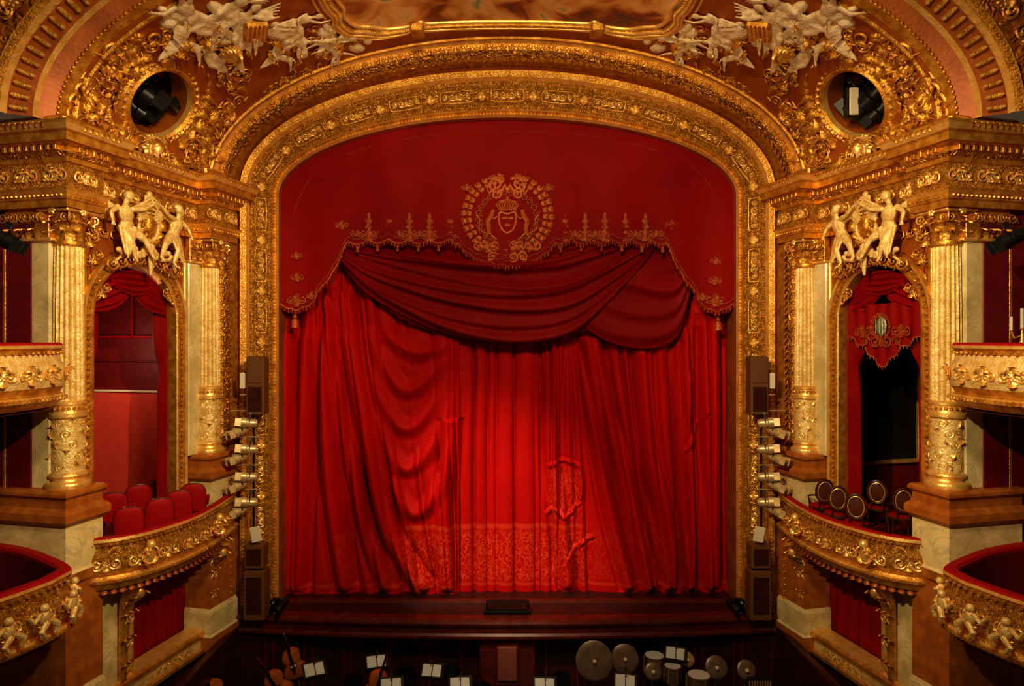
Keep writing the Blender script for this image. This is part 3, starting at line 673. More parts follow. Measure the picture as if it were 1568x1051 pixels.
# chairs
def velvet_chair():
    mb=MB(); ell(mb,(0,-.02,.45),(.27,.26,.08),RAIL)
    nz,nx=14,26; v=[]
    for i in range(nx):
        a=2*pi*i/nx
        for j in range(nz):
            t=j/(nz-1); z=.4+.56*t; taper=math.sqrt(max(0.,1-max(0,(t-.6)/.4)**2))*.98+.02
            ca,sa=math.cos(a),math.sin(a); x=.26*np.sign(ca)*abs(ca)**.6*(.35+.65*taper); y=.055*np.sign(sa)*abs(sa)**.6*taper
            v.append((x,.22+y-.35*x*x+.1*t,z))
    mb.add(v,gridf(nx,nz,True,False),RAIL)
    ed=[]
    for j in range(nz): ed.append(v[0*nz+j])
    for j in range(nz-1,-1,-1): ed.append(v[(nx//2)*nz+j])
    tube(mb,ed,.016,WOODR,6)
    for x in(-.27,.27):
        tube(mb,[(x,.16,.62),(x*1.08,.0,.64),(x*1.05,-.16,.6),(x,-.18,.44)],[.03,.035,.035,.025],RAIL,8)
    for x in(-.2,.2):
        for y in(-.18,.2): tube(mb,[(x,y,.42),(x*1.05,y*1.05,0)],[.025,.015],WOODR,8)
    return mb.mesh('velvet_chair')
def oval_chair():
    mb=MB(); ell(mb,(0,0,.45),(.25,.24,.06),VELV)
    tube(mb,[(.25*math.cos(a),.24*math.sin(a),.42) for a in np.linspace(0,2*pi,25)],.025,CHW,6)
    tube(mb,[(.19*math.cos(a),.25+.03*math.sin(a),.78+.22*math.sin(a)) for a in np.linspace(0,2*pi,29)],.028,CHW,8)
    tube(mb,[(.155*math.cos(a),.262+.03*math.sin(a),.78+.185*math.sin(a)) for a in np.linspace(0,2*pi,29)],.011,GOLDL,6)
    ell(mb,(0,.25,.78),(.15,.02,.18),CHW)
    for x in(-.12,.12): tube(mb,[(x,.24,.42),(x,.25,.62)],.018,CHW,6)
    for x in(-.19,.19):
        for y in(-.17,.2): tube(mb,[(x,y,.42),(x*1.05,y*1.1,0)],[.024,.014],CHW,8)
        tube(mb,[(x,.22,.7),(x*1.25,.05,.66),(x*1.3,-.12,.62),(x*1.1,-.14,.44)],.018,CHW,6)
    return mb.mesh('oval_back_chair')
VC=velvet_chair(); OCm=oval_chair()
pos=[(1.1,.4,0),(1.85,.45,.1),(2.6,.35,0),(3.3,.2,-.1),(1.3,-.9,.1),(2.1,-.9,0),(2.9,-1.0,.1),(3.6,-.9,0)]
for i,(u,n_,r_) in enumerate(pos):
    p=MX@Vector((u,n_,-4.47)); 
    obj('velvet_armchair',VC,None,p,rot=(0,0,pi+.45+r_),scale=(1.05,1.05,1.15))
    if i in (1,2,3,5,6,7): q=Vector((-p.x,p.y,p.z)); obj('oval_back_chair',OCm,None,q,rot=(0,0,pi-.3-r_*2),scale=(1.0,1.0,1.18))
# ---------------------------------------------------------------- side tiers
def tier(zr,bulge,mat,cher):
    mb=MB(); path=cr([(-9.7,12.75),(-8.9,12.45),(-7.9-bulge*.6,12.0),(-7.7+bulge,11.3),(-7.8+bulge,10.5),(-8.2+bulge,9.6),(-8.5,8.6),(-9,7.6)],7)
    path[:,0]=np.minimum(path[:,0],-7.7+bulge)
    pr=[(-.14,-1.0),(-.14,-.06),(-.14,.0),(-.1,.04),(.03,.04),(.07,.0),(.08,-.05),(.04,-.08),(.03,-.13),(-.0,-.16),(.03,-.25),(.1,-.4),(.12,-.55),(.08,-.7),(.02,-.8),(.06,-.84),(.1,-.87),(.1,-.93),(.02,-.97),(-.1,-1.06),(-.5,-1.12)]
    mt=[ROOM,RAIL,RAIL,RAIL,RAIL,GOLDL,GOLD,GOLD,GOLD,mat,mat,mat,mat,GOLD,GOLD,GOLDL,GOLD,GOLD,GOLD,FIELD]
    sweep2(mb,path,[(a,b+zr) for a,b in pr],mt)
    for i,M in enumerate(pframes(path,.45 if not cher else .5,.1,zr-.48)): foliage(mb,M,.44,.46,GOLDL,i)
    for M in pframes(path,.09,.1,zr-.9): put(mb,BEAD,M@S(.045),GOLD)
    for M in pframes(path,.12,.05,zr-.12): put(mb,BEAD,M@S(.035),GOLD)
    if cher:
        for i,M in enumerate(pframes(path,.5,.14,zr-.5)):
            ell(mb,(0,.03,.02),(.1,.07,.12),CREAM,M); ell(mb,(.02,.06,.17),.065,CREAM,M); 
            tube(mb,[(.08,.06,.08),(.2,.08,.0),(.26,.06,.1)],[.04,.035,.025],CREAM,7,M); tube(mb,[(-.02,.06,-.08),(.1,.1,-.18),(.02,.08,-.3)],[.05,.045,.03],CREAM,7,M); tube(mb,[(-.08,.05,-.05),(-.2,.07,-.15),(-.16,.05,-.28)],[.05,.045,.03],CREAM,7,M)
    k=len(path); v=[(x,y,zr-.95) for x,y in path]+[(-11.3,y,zr-.95) for x,y in path]+[(x-.1,y,zr-1.1) for x,y in path]+[(-11.3,y,zr-1.1) for x,y in path]
    f=[(i,i+1,k+i+1,k+i) for i in range(k-1)]
    mb.add(v,f,ROOM); mb.add(v,[(2*k+i,3*k+i,3*k+i+1,2*k+i+1) for i in range(k-1)],FIELD)
    return mb.mesh('tier_front')
T1=tier(-.12,0,CREAM,False); T2=tier(-3.85,.4,GOLDF,True)
for sd in(1,-1):
    g=grp('balcony_tier',(sd,1,1)); obj('upper_tier_front',T1,g); obj('lower_tier_front',T2,g)
mb=MB(); cbox(mb,-11.6,-11.4,6,13.2,-9.3,4.1,ROOM); cbox(mb,-11.4,-9.2,13.0,13.15,-9.3,4.1,ROOM)
obj('wall_left',mb.mesh('wall_left'))
mb=MB(); cbox(mb,11.4,11.6,6,13.2,-9.3,4.1,ROOM); cbox(mb,9.2,11.4,13.0,13.15,-9.3,4.1,ROOM)
obj('wall_right',mb.mesh('wall_right'))
# ---------------------------------------------------------------- main curtain
x0,x1,y0,y1=424,1126,360,914
nx,nz=900,500
PX,PY=np.meshgrid(np.linspace(x0,x1,nx),np.linspace(y0,y1,nz),indexing='ij')
src=np.array([424,480,500,520,545,600,703,850,880,905,950,985,1040,1126.]); dst=np.array([424,468,488,560,630,668,703,856,905,975,1008,1032,1062,1126.])
t=np.clip((PY-430)/484,0,1)**1.25
X0=np.empty_like(PX)
for j in range(nz):
    tj=t[0,j]; X0[:,j]=np.interp(PX[:,j],src*(1-tj)+dst*tj,src)
c=424; cs=[]
r2=random.Random(23)
while c<1126:
    s=r2.choice((10,14,20,28,33))+r2.uniform(-2,3) if 700<c<860 else r2.choice((12,18,26,38))+r2.uniform(-2,4); cs.append((c,s,r2.uniform(.35,1.),r2.uniform(0,6.3))); c+=s
H=np.zeros_like(PX)
wob=1.2*np.sin(PY/110)+.8*np.sin(PY/60+PX/80)
Xw=X0+wob*np.clip((PY-500)/200,0,1)
for c,s,a,ph in cs:
    A_=.11 if 690<c<865 else .17
    sk=.35+.3*((ph*7)%1)            # asymmetric pleat: crest off centre
    u=(Xw-c)/s; uu=np.where(u<sk,u/sk,(1-u)/(1-sk)); uu=np.clip(uu,0,1)
    H+=np.where((u>0)&(u<1),np.sin(uu*pi/2)**1.1,0)*a*min(s,26)/24*A_*(1+.3*np.sin(PY/130+ph))
    H-=np.exp(-((Xw-c)/(1.8+1.2*a))**2)*(.04+.13*a*np.clip(.55+.5*np.sin(PY/150+ph),0.1,1))
dmp=1-.95*np.exp(-(((PX-628)/66)**2+((PY-600)/118)**2)**2)
H*=dmp
def ridge(pts,w_,a,tp=.12,cre=.55):
    P=cr(pts,6); lo=P.min(0)-5*w_; hi=P.max(0)+5*w_
    m=(PX>lo[0])&(PX<hi[0])&(PY>lo[1])&(PY<hi[1]); x=PX[m]; y=PY[m]; best=np.full(x.shape,1e9); tb=np.zeros(x.shape)
    n=len(P)-1
    for i in range(n):
        d=P[i+1]-P[i]; L2=d.dot(d); u=np.clip(((x-P[i,0])*d[0]+(y-P[i,1])*d[1])/L2,0,1)
        q=(x-P[i,0]-u*d[0])**2+(y-P[i,1]-u*d[1])**2; k=q<best; best[k]=q[k]; tb[k]=(i+u[k])/n
    e=np.sqrt(np.clip(tb/tp,0,1)*np.clip((1-tb)/tp,0,1)); ds=np.sqrt(best); H[m]+=a*e*(np.exp(-best/w_**2)-cre*np.exp(-((ds-1.75*w_)/(.5*w_))**2))
for pts in ([(562,446),(590,505),(630,538),(665,536),(699,520)],[(556,460),(578,535),(608,588),(634,596),(668,566),(700,526)],[(552,480),(570,570),(602,640),(632,654),(668,610),(700,535)],[(556,530),(574,630),(604,702),(634,714),(672,660),(701,550)],[(562,580),(578,680),(606,750),(642,784),(682,720),(701,570)]):
    ridge(pts,10,.17,.3,.12)
for pts,w_,a in (([(522,440),(542,560),(568,700),(600,820),(650,905)],11,.32),([(508,440),(523,600),(545,750),(590,905)],9,.24),([(497,450),(500,600),(508,750),(530,905)],10,.28),([(478,470),(466,650),(455,905)],10,.22),
    ([(690,640),(688,700),(680,800),(685,905)],9,.2),([(905,515),(930,640),(965,780),(1000,905)],10,.34),([(892,515),(912,660),(935,790),(965,905)],8,.22),([(985,530),(995,690),(1020,800),(1030,905)],10,.26),([(1050,500),(1052,650),(1062,800),(1058,905)],11,.28),([(850,515),(848,700),(870,905)],9,.2),([(1090,480),(1092,700),(1090,905)],12,.24),([(440,480),(442,700),(438,905)],9,.2)):
    ridge(pts,w_,a,.04)
# gathered zigzag edges (jabots) on the right
for pts in ([(838,716),(862,706),(890,716)],[(836,790),(850,780),(866,794),(890,768)],[(888,716),(892,742),(888,768)],[(870,858),(886,838),(910,822)],[(1048,692),(1062,664),(1084,626)],[(1058,560),(1054,610),(1048,690),(1052,730)]): ridge(pts,3.2,.07,.1,.3)
H+=np.where(PX<703,.16,0)*np.clip((PY-500)/20,0,1)
H=np.clip(H,-.25,.75)
sx=F/18.75
V=np.stack([(PX-777)/sx,18.88-H,(518-PY)/sx],-1)
mb=MB(); mb.add(V,gridf(nx,nz),CURTE)
G_c=grp('stage_curtain'); obj('main_drape',mb.mesh('main_drape',80),G_c)
def swag(A,B,nf,y_,amp,mat=SWAGM,nu=130,nv=130,seed=1):
    A=cr(A,10);B=cr(B,10)
    def rs(P,n):
        c=np.concatenate([[0],np.cumsum(np.linalg.norm(np.diff(P,axis=0),axis=1))]); t=np.linspace(0,c[-1],n); return np.stack([np.interp(t,c,P[:,0]),np.interp(t,c,P[:,1])],-1)
    A=rs(A,nu);B=rs(B,nu); r3=random.Random(seed)
    v=[]; ss=F/y_; cc=[(i+.5+r3.uniform(-.25,.25))/nf for i in range(nf)]; aa=[r3.uniform(.6,1.3) for _ in cc]; dr=[r3.uniform(-.06,.06) for _ in cc]
    for i in range(nu):
        s=i/(nu-1); e=.3+.7*math.sin(pi*s)**.6
        for j in range(nv):
            t=j/(nv-1); p=A[i]*(1-t)+B[i]*t
            hh=0
            for c_,a_,d_ in zip(cc,aa,dr):
                q=(t-c_-d_*math.sin(pi*s*1.5+c_*9))*nf/.42
                hh+=a_*math.exp(-(q*(.65 if q<0 else 1.7))**2)
            v.append(((p[0]-777)/ss,y_-.1*math.sin(pi*t)-amp*hh*e-.1*t,(518-p[1])/ss))
    m=MB(); m.add(v,gridf(nu,nv),mat); return m
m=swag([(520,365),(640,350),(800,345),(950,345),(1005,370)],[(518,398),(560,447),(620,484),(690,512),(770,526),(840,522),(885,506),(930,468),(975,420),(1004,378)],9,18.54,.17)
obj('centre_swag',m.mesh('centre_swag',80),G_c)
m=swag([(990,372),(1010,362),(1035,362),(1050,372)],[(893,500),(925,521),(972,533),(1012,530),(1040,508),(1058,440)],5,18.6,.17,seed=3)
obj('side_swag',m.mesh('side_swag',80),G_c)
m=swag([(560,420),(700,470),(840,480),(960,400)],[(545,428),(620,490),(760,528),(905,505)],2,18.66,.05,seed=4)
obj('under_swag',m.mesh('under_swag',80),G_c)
# ---------------------------------------------------------------- valance
yv=18.22; sv=F/yv
BL=[(424,466),(436,472),(452,478),(470,472),(483,464),(486,450),(502,434),(516,412),(526,388),(532,374),(560,371),(620,371),(690,371),(702,376),(712,388),(734,402),(777,411),(818,402),(840,388),(850,376),(862,371),(930,371),(1019,373),(1026,390),(1036,412),(1050,434),(1066,450),(1070,466),(1084,476),(1098,480),(1112,474),(1128,466)]
bx=np.array([p[0] for p in BL]);by=np.array([p[1] for p in BL])
xs=np.linspace(424,1128,520); bo=np.interp(xs,bx,by)
flat=((xs>533)&(xs<700))|((xs>852)&(xs<1018))
sc_=np.where(flat,6.5*np.abs(np.sin((xs-533)/31*pi)),2.5*np.abs(np.sin(xs/16*pi))); bo=bo+sc_
mb=MB(); nvz=60; v=[]
def vy(px,t): return yv+.035*math.sin(px/14)*t-.05*t
for i,x in enumerate(xs):
    for j in range(nvz):
        t=j/(nvz-1); y=160+(bo[i]-160)*t; v.append(((x-777)/sv,vy(x,t),(518-y)/sv))
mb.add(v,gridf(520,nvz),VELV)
edge=[((x-777)/sv,vy(x,1)-.02,(518-bo[i]+4)/sv) for i,x in enumerate(xs)]
tube(mb,edge,.024,EMBC,6)
edge2=[((x-777)/sv,vy(x,1)-.02,(518-bo[i]+12)/sv) for i,x in enumerate(xs)]; tube(mb,edge2[::2],.012,EMB,5)
for i in range(0,519,2):
    a=edge[i]; tube(mb,[(a[0],a[1],a[2]),(a[0],a[1]-.01,a[2]-.09),(a[0],a[1],a[2]-.13)],[.016,.02,.006],EMB if i%4 else VELV,5)
for i in range(len(xs)):
    if flat[i] and sc_[i]>6.45 and (i==0 or sc_[i-1]<sc_[i]):
        a=edge[i]; lathe(mb,[(.01,0),(.03,-.03),(.025,-.06),(.035,-.09),(.045,-.17),(.01,-.18)],EMB,10,T(a[0],a[1]-.02,a[2]-.04))
def E(px,py): return T((px-777)/sv,yv-.05,(518-py)/sv)@R(pi,'Z')@S(1,.5,1)
for px,py in((453,482),(1098,486)):
    lathe(mb,[(.01,.0),(.05,-.03),(.07,-.08),(.04,-.11),(.08,-.14),(.1,-.35),(.02,-.36)],EMBC,14,T((px-777)/sv,yv-.08,(518-py)/sv))
for x in [565,596,627,658,689,865,896,926,957,988]:
    M=T((x-777)/sv,yv-.05,(518-370)/sv)@S(1.0,.3,.98)
    lathe(mb,[(.12,0),(.12,.05),(.045,.1),(.06,.18),(.1,.24),(.045,.3),(.045,.46),(.1,.52),(.11,.57),(.045,.6),(.05,.64),(.045,.74),(.015,.78)],EMB,10,M)
    for sd in(-1,1):
        put(mb,SCR,T((x-777)/sv+sd*.13,yv-.05,(518-363)/sv)@R(pi,'Z')@S(.17*sd,.1,.17),EMB); put(mb,LEAF,E(x,350)@R(sd*.8,'Y')@S(.18),EMB)
for x in [549,581,612,643,674,880,911,942,973,1004]:
    foliage(mb,E(x,358),.42,.28,EMB,x)
for x,y,s in((455,460,.5),(456,425,.35),(455,392,.3),(1095,460,.5),(1094,430,.35),(1095,400,.3),(524,345,.35),(1028,345,.35),(478,453,.3),(1075,455,.3)):
    foliage(mb,E(x,y),s,s,EMB,x)
for sg in(-1,1):   # stitched braid lines following the tails and the arch head
    pts=cr([(777+sg*330,400),(777+sg*328,330),(777+sg*290,262),(777+sg*200,222),(777+sg*90,204),(777,201)],8)
    tube(mb,[((p[0]-777)/sv,yv-.01,(518-p[1])/sv) for p in pts],.008,EMB,4)
obj('scalloped_cloth',mb.mesh('scalloped_cloth',60),grp('curtain_valance'))
mb=MB()
for i in range(64):
    a=2*pi*i/64
    if 1.38<a<1.76: continue
    for rr2 in(64,56):
        x=777+rr2*math.cos(a); y=330-(rr2-6)*math.sin(a)
        put(mb,LEAF,E(x,y)@R(-(pi/2-a)+(.7 if i%2 else -.7),'Y')@S(.21),EMBC)
for i in range(26):
    a=2*pi*i/26; put(mb,SCR,E(777+45*math.cos(a),336-40*math.sin(a))@R(a*2,'Y')@S(.19),EMB)
M=E(777,340)
sh=cr([(-.2,.24),(.0,.2),(.2,.24),(.22,.0),(.15,-.2),(0,-.3),(-.15,-.2),(-.22,.0)],5,True)
sweep2(mb,sh,[(-.03,.0),(-.02,.08),(.02,.08),(.04,.0)],EMBC,'xz',True,M)
for x_,z_ in((-.08,.1),(.08,.1),(0,-.08)):
    for j in(-1,0,1): put(mb,LEAF,M@T(x_+j*.03,.04,z_-.04)@R(j*.4,'Y')@S(.11),EMBC)
for i in range(9):
    u=(i-4)/4; tube(mb,[(u*.2,.08,.32),(u*.3,.1,.43),(u*.2,.09,.53),(0,.08,.59)],[.022,.022,.02,.02],EMBC,5,M)
    ell(mb,(u*.21,.1,.31),(.035,.05,.04),EMBC,M,BEAD)
ell(mb,(0,.08,.63),(.05,.05,.05),EMBC,M)
for sd in(-1,1):
    tube(mb,[((sd*dx)/sv,yv-.07,(518-y)/sv) for dx,y in((34,366),(28,354),(30,340),(24,330),(22,322))],[.04,.07,.085,.07,.06],EMBC,8)
    tube(mb,[((sd*dx)/sv,yv-.07,(518-y)/sv) for dx,y in((27,334),(20,336),(15,332))],[.035,.03,.025],EMBC,6)
    tube(mb,[((sd*dx)/sv,yv-.07,(518-y)/sv) for dx,y in((27,358),(21,364),(16,368))],[.04,.03,.025],EMBC,6)
    tube(mb,[((sd*dx)/sv,yv-.07,(518-y)/sv) for dx,y in((34,358),(44,352),(42,338),(47,330))],[.025,.022,.018,.035],EMBC,6)
for dx in(-17,17):
    put(mb,SCR,E(777+dx,284)@S(.44 if dx<0 else -.44,.3,.44),EMBC); put(mb,SCR,E(777+dx,298)@S(-.34 if dx<0 else .34,.3,-.34),EMBC)
    for j in range(5): put(mb,LEAF,E(777+dx+(j-2)*4,276)@R((j-2)*-.25,'Y')@S(.16),EMBC)
for sg in(-1,1):
    foliage(mb,E(777+sg*32,376),.7,.32,EMBC,5); foliage(mb,E(777+sg*62,288),.3,.3,EMB,6)
foliage(mb,E(777,394),1.0,.35,EMBC,7); foliage(mb,E(777,374),.5,.3,EMBC,8)
obj('royal_crest_embroidery',mb.mesh('royal_crest_embroidery'))
# ---------------------------------------------------------------- stage, pit
mb=MB(); xsS=np.linspace(-7.4,7.4,60); fy=[16.92+.42*(abs(x)/7.0)**2.2 for x in xsS]
lip=list(zip(xsS,fy))
v=[(x,y,-7.0) for x,y in lip]+[(x,20.5,-7.0) for x,y in lip]; k=60
mb.add(v,[(i,i+1,k+i+1,k+i) for i in range(k-1)],FLOORM)
sweep2(mb,lip[::-1],[(-.3,-6.99),(-.02,-6.985),(.04,-7.02),(.07,-7.08),(.05,-7.14),(.0,-7.18),(-.02,-7.34),(.02,-7.4),(.02,-7.46),(-.1,-7.5),(-.4,-7.52)],[WOODR]*10)
sweep2(mb,[(7.0,18.05),(-7.0,18.05)],[(-.12,-7.0),(-.12,-6.93),(.0,-6.93),(.03,-7.0)],WOODR)
obj('stage_floor',mb.mesh('stage_floor'))
mb=MB(); cbox(mb,-8,8,8,17.6,-9.5,-9.3,FLOORM); obj('floor',mb.mesh('floor'))
mb=MB(); cbox(mb,-7.2,7.2,17.5,17.7,-9.3,-7.4,WOOD)
for i in range(14):
    x=-6.6+i*1.0
    if abs(x)<.9: continue
    sweep2(mb,[(x-.4,-9.1),(x-.4,-7.65),(x+.4,-7.65),(x+.4,-9.1)],[(-.04,17.5),(-.02,17.44),(.02,17.44),(.04,17.5)],WOODR,'xz',True)
cbox(mb,-.7,.7,17.1,17.5,-9.3,-7.5,WOODR,.03); cbox(mb,-.3,.3,17.04,17.12,-8.7,-7.6,WOODR,.03); cbox(mb,-.24,.24,16.98,17.06,-8.55,-7.7,mk('red_brown_panel_wood',(.24,.07,.045),None,.4),.02)  # centre pier, its inset panel in a paler red-brown wood
for x in(-6.9,6.9): cbox(mb,x-.1,x+.1,13,17.6,-9.3,-7.3,WOOD)
obj('wall_orchestra_pit',mb.mesh('wall_orchestra_pit'))
mb=MB(); cbox(mb,-9.5,9.5,21,21.2,-9.3,9,DARK); obj('wall_back',mb.mesh('wall_back'))
def stand():
    m=MB(); tube(m,[(0,0,.05),(0,0,1.1)],.015,BLACK,8)
    for a in range(3): tube(m,[(0,0,.25),(.28*math.cos(a*2.1),.28*math.sin(a*2.1),0)],.012,BLACK,6)
    Mm=T(0,0,1.2)@R(-1.05,'X'); cbox(m,-.27,.27,-.01,.01,-.18,.18,BLACK,.005,Mm); cbox(m,-.27,.27,-.05,.0,-.19,-.17,BLACK,.004,Mm)
    cbox(m,-.23,-.01,-.022,-.012,-.13,.13,PAPER,.002,Mm); cbox(m,.01,.23,-.022,-.012,-.13,.13,PAPER,.002,Mm@R(.06,'Z'))
    tube(m,[(0,.02,1.38),(0,-.06,1.46),(0,-.1,1.42)],[.012,.012,.04],BLACK,8)
    return m.mesh('music_stand')
ST=stand()
for px,py,Y,r_ in((482,1026,15.7,.5),(577,1014,16.3,.3),(662,1028,15.9,-.1),(835,1050,15.2,0),(958,1044,15.4,-.2),(1035,1002,16.6,-.3),(600,1050,15.2,.2),(705,1048,15.4,.1)):
    p=pt(px,py,Y); h=p.z+9.3; obj('music_stand',ST,None,(p.x,p.y,-9.3),rot=(0,0,r_),scale=(1,1,h/1.2))
def bass():
    m=MB(); v=[]; prof=[(0,0),(.2,.02),(.3,.15),(.3,.3),(.2,.48),(.19,.55),(.24,.68),(.22,.85),(.1,.97),(.0,1.0)]
    P=cr(prof,5); ring=[(a,b) for a,b in P]+[(-a,b) for a,b in P[::-1][1:-1]]; k=len(ring)
    for y,sc in((-.13,.0),(-.12,.6),(-.1,.96),(-.09,1.),(.09,1.),(.1,.95),(.13,.5),(.13,.0)):
        v+=[(x*sc,y,.5+(z-.5)*sc) for x,z in ring]
    m.add(v,gridf(8,k,False,True),VARN); tube(m,[(0,-.1,.95),(0,-.12,1.3),(0,-.1,1.6)],[.04,.03,.025],WOODR,8); tube(m,[(0,-.18,.3),(0,-.19,.9),(0,-.14,1.4)],[.03,.03,.02],BLACK,6)
    put(m,SCR,T(0,-.1,1.65)@R(pi/2,'Z')@S(.12),WOODR); tube(m,[(0,0,.02),(0,0,-.75)],.012,STEEL,6)
    for sd in(-1,1): tube(m,[(sd*.07,-.14,.42),(sd*.09,-.145,.5),(sd*.06,-.14,.58)],.01,BLACK,5)
    cbox(m,-.08,.08,-.2,-.12,.46,.5,PORC,.005)
    return m.mesh('violoncello')
BS=bass()
for px,py,Y,ry,rz in((455,1030,16.6,-.25,.3),(438,1062,15.8,-.5,.2),(346,1075,15.8,-.5,.3),(568,1068,15.5,.3,.2)):
    p=pt(px,py,Y); obj('violoncello',BS,None,(p.x,p.y,p.z-.1),scale=(.85,.85,.75),rot=(.1,ry,rz))
def chairm():
    m=MB(); ell(m,(0,0,.47),(.23,.22,.04),BLACK)
    v=[]
    for i in range(8):
        for j in range(11):
            s=(j/10-.5)*2; v.append((.22*s*(1-.1*(i/7)),.2+.05*(1-s*s)+.03*i/7,.6+.3*i/7*(1-.15*s*s)))
    m.add(v,gridf(8,11),BLACK)
    for x in(-.19,.19):
        tube(m,[(x,.2,0),(x,.2,.5),(x,.23,.85)],.014,BLACK,6); tube(m,[(x,-.18,0),(x,-.18,.46)],.014,BLACK,6)
    return m.mesh('orchestra_chair')
CH=chairm()
for px,Y,r_ in((510,15.6,.3),(540,16.2,.2),(620,16.6,0),(632,15.5,.1),(690,16.6,0),(735,15.8,-.1),(860,16.3,0),(895,15.5,-.2),(550,15.0,.1),(665,15.1,0)):
    obj('orchestra_chair',CH,None,((px-777)/F*Y,Y,-9.3),rot=(0,0,r_),scale=(1.1,1.1,1.35))
def disc(nm,r,mat,px,py,Y,tilt):
    p=pt(px,py,Y); m=MB()
    lathe(m,[(.01,.04),(r*.12,.04),(r*.18,.015),(r*.6,.008),(r*.94,.0),(r,-.01),(r*.98,-.03),(.01,-.02)],mat,32,R(tilt,'X'))
    ell(m,(0,-.06*math.sin(tilt),0),(.05,.05,.05),PORC)
    tube(m,[(0,.03,0),(0,.1,-.1),(0,.1,-9.3-p.z+.02)],.015,STEEL,8)
    for a in range(3): tube(m,[(0,.1,-9.0-p.z),(.3*math.cos(a*2.1),.1+.3*math.sin(a*2.1),-9.3-p.z+.01)],.013,STEEL,6)
    obj(nm,m.mesh(nm),None,p)
disc('tam_tam',.44,DRUM,910,1012,16.2,1.25); disc('suspended_cymbal',.33,DRUM,957,1009,16.4,1.2); disc('suspended_cymbal',.26,DRUM,1097,1022,16.2,1.1); disc('suspended_cymbal',.22,DRUM,1143,1026,16.2,1.1)
disc('suspended_cymbal',.18,STEEL,1052,1010,16.6,1.0); disc('suspended_cymbal',.2,DRUM,1000,1028,16.0,1.1)
def drum(px,py,Y,r,h):
    p=pt(px,py,Y); m=MB(); lathe(m,[(r*.3,-h*1.2),(r*.8,-h),(r,-h*.4),(r,0),(r*1.04,0),(r*1.04,.03),(r*.97,.035),(.01,.035)],DRUM,28); lathe(m,[(r*.95,.04),(.01,.042)],PAPER,28)
    for a in range(6): tube(m,[(r*1.05*math.cos(a),r*1.05*math.sin(a),.0),(r*1.05*math.cos(a),r*1.05*math.sin(a),-h*.8)],.012,STEEL,6)
    for a in range(3): tube(m,[(r*.7*math.cos(a*2.1),r*.7*math.sin(a*2.1),-h),(r*math.cos(a*2.1),r*math.sin(a*2.1),-9.3-p.z+.01)],.015,BLACK,6)
    obj('kettledrum',m.mesh('kettledrum'),None,p)
drum(1002,1006,16.8,.24,.5); drum(1070,1036,16.0,.26,.5); drum(1030,1022,16.4,.2,.4)
m=MB()
for i in range(9): tube(m,[(i*.06,0,0),(i*.06,0,-.9-.05*i)],.02,STEEL,8)
cbox(m,-.05,.55,-.04,.04,-.02,.04,BLACK); tube(m,[(-.05,0,0),(-.05,0,-1.25)],.02,BLACK,6); tube(m,[(.55,0,0),(.55,0,-1.25)],.02,BLACK,6); cbox(m,-.1,.6,-.2,.2,-1.3,-1.22,BLACK)
p=pt(1148,1040,15.7); obj('tubular_bells',m.mesh('tubular_bells'),None,p)
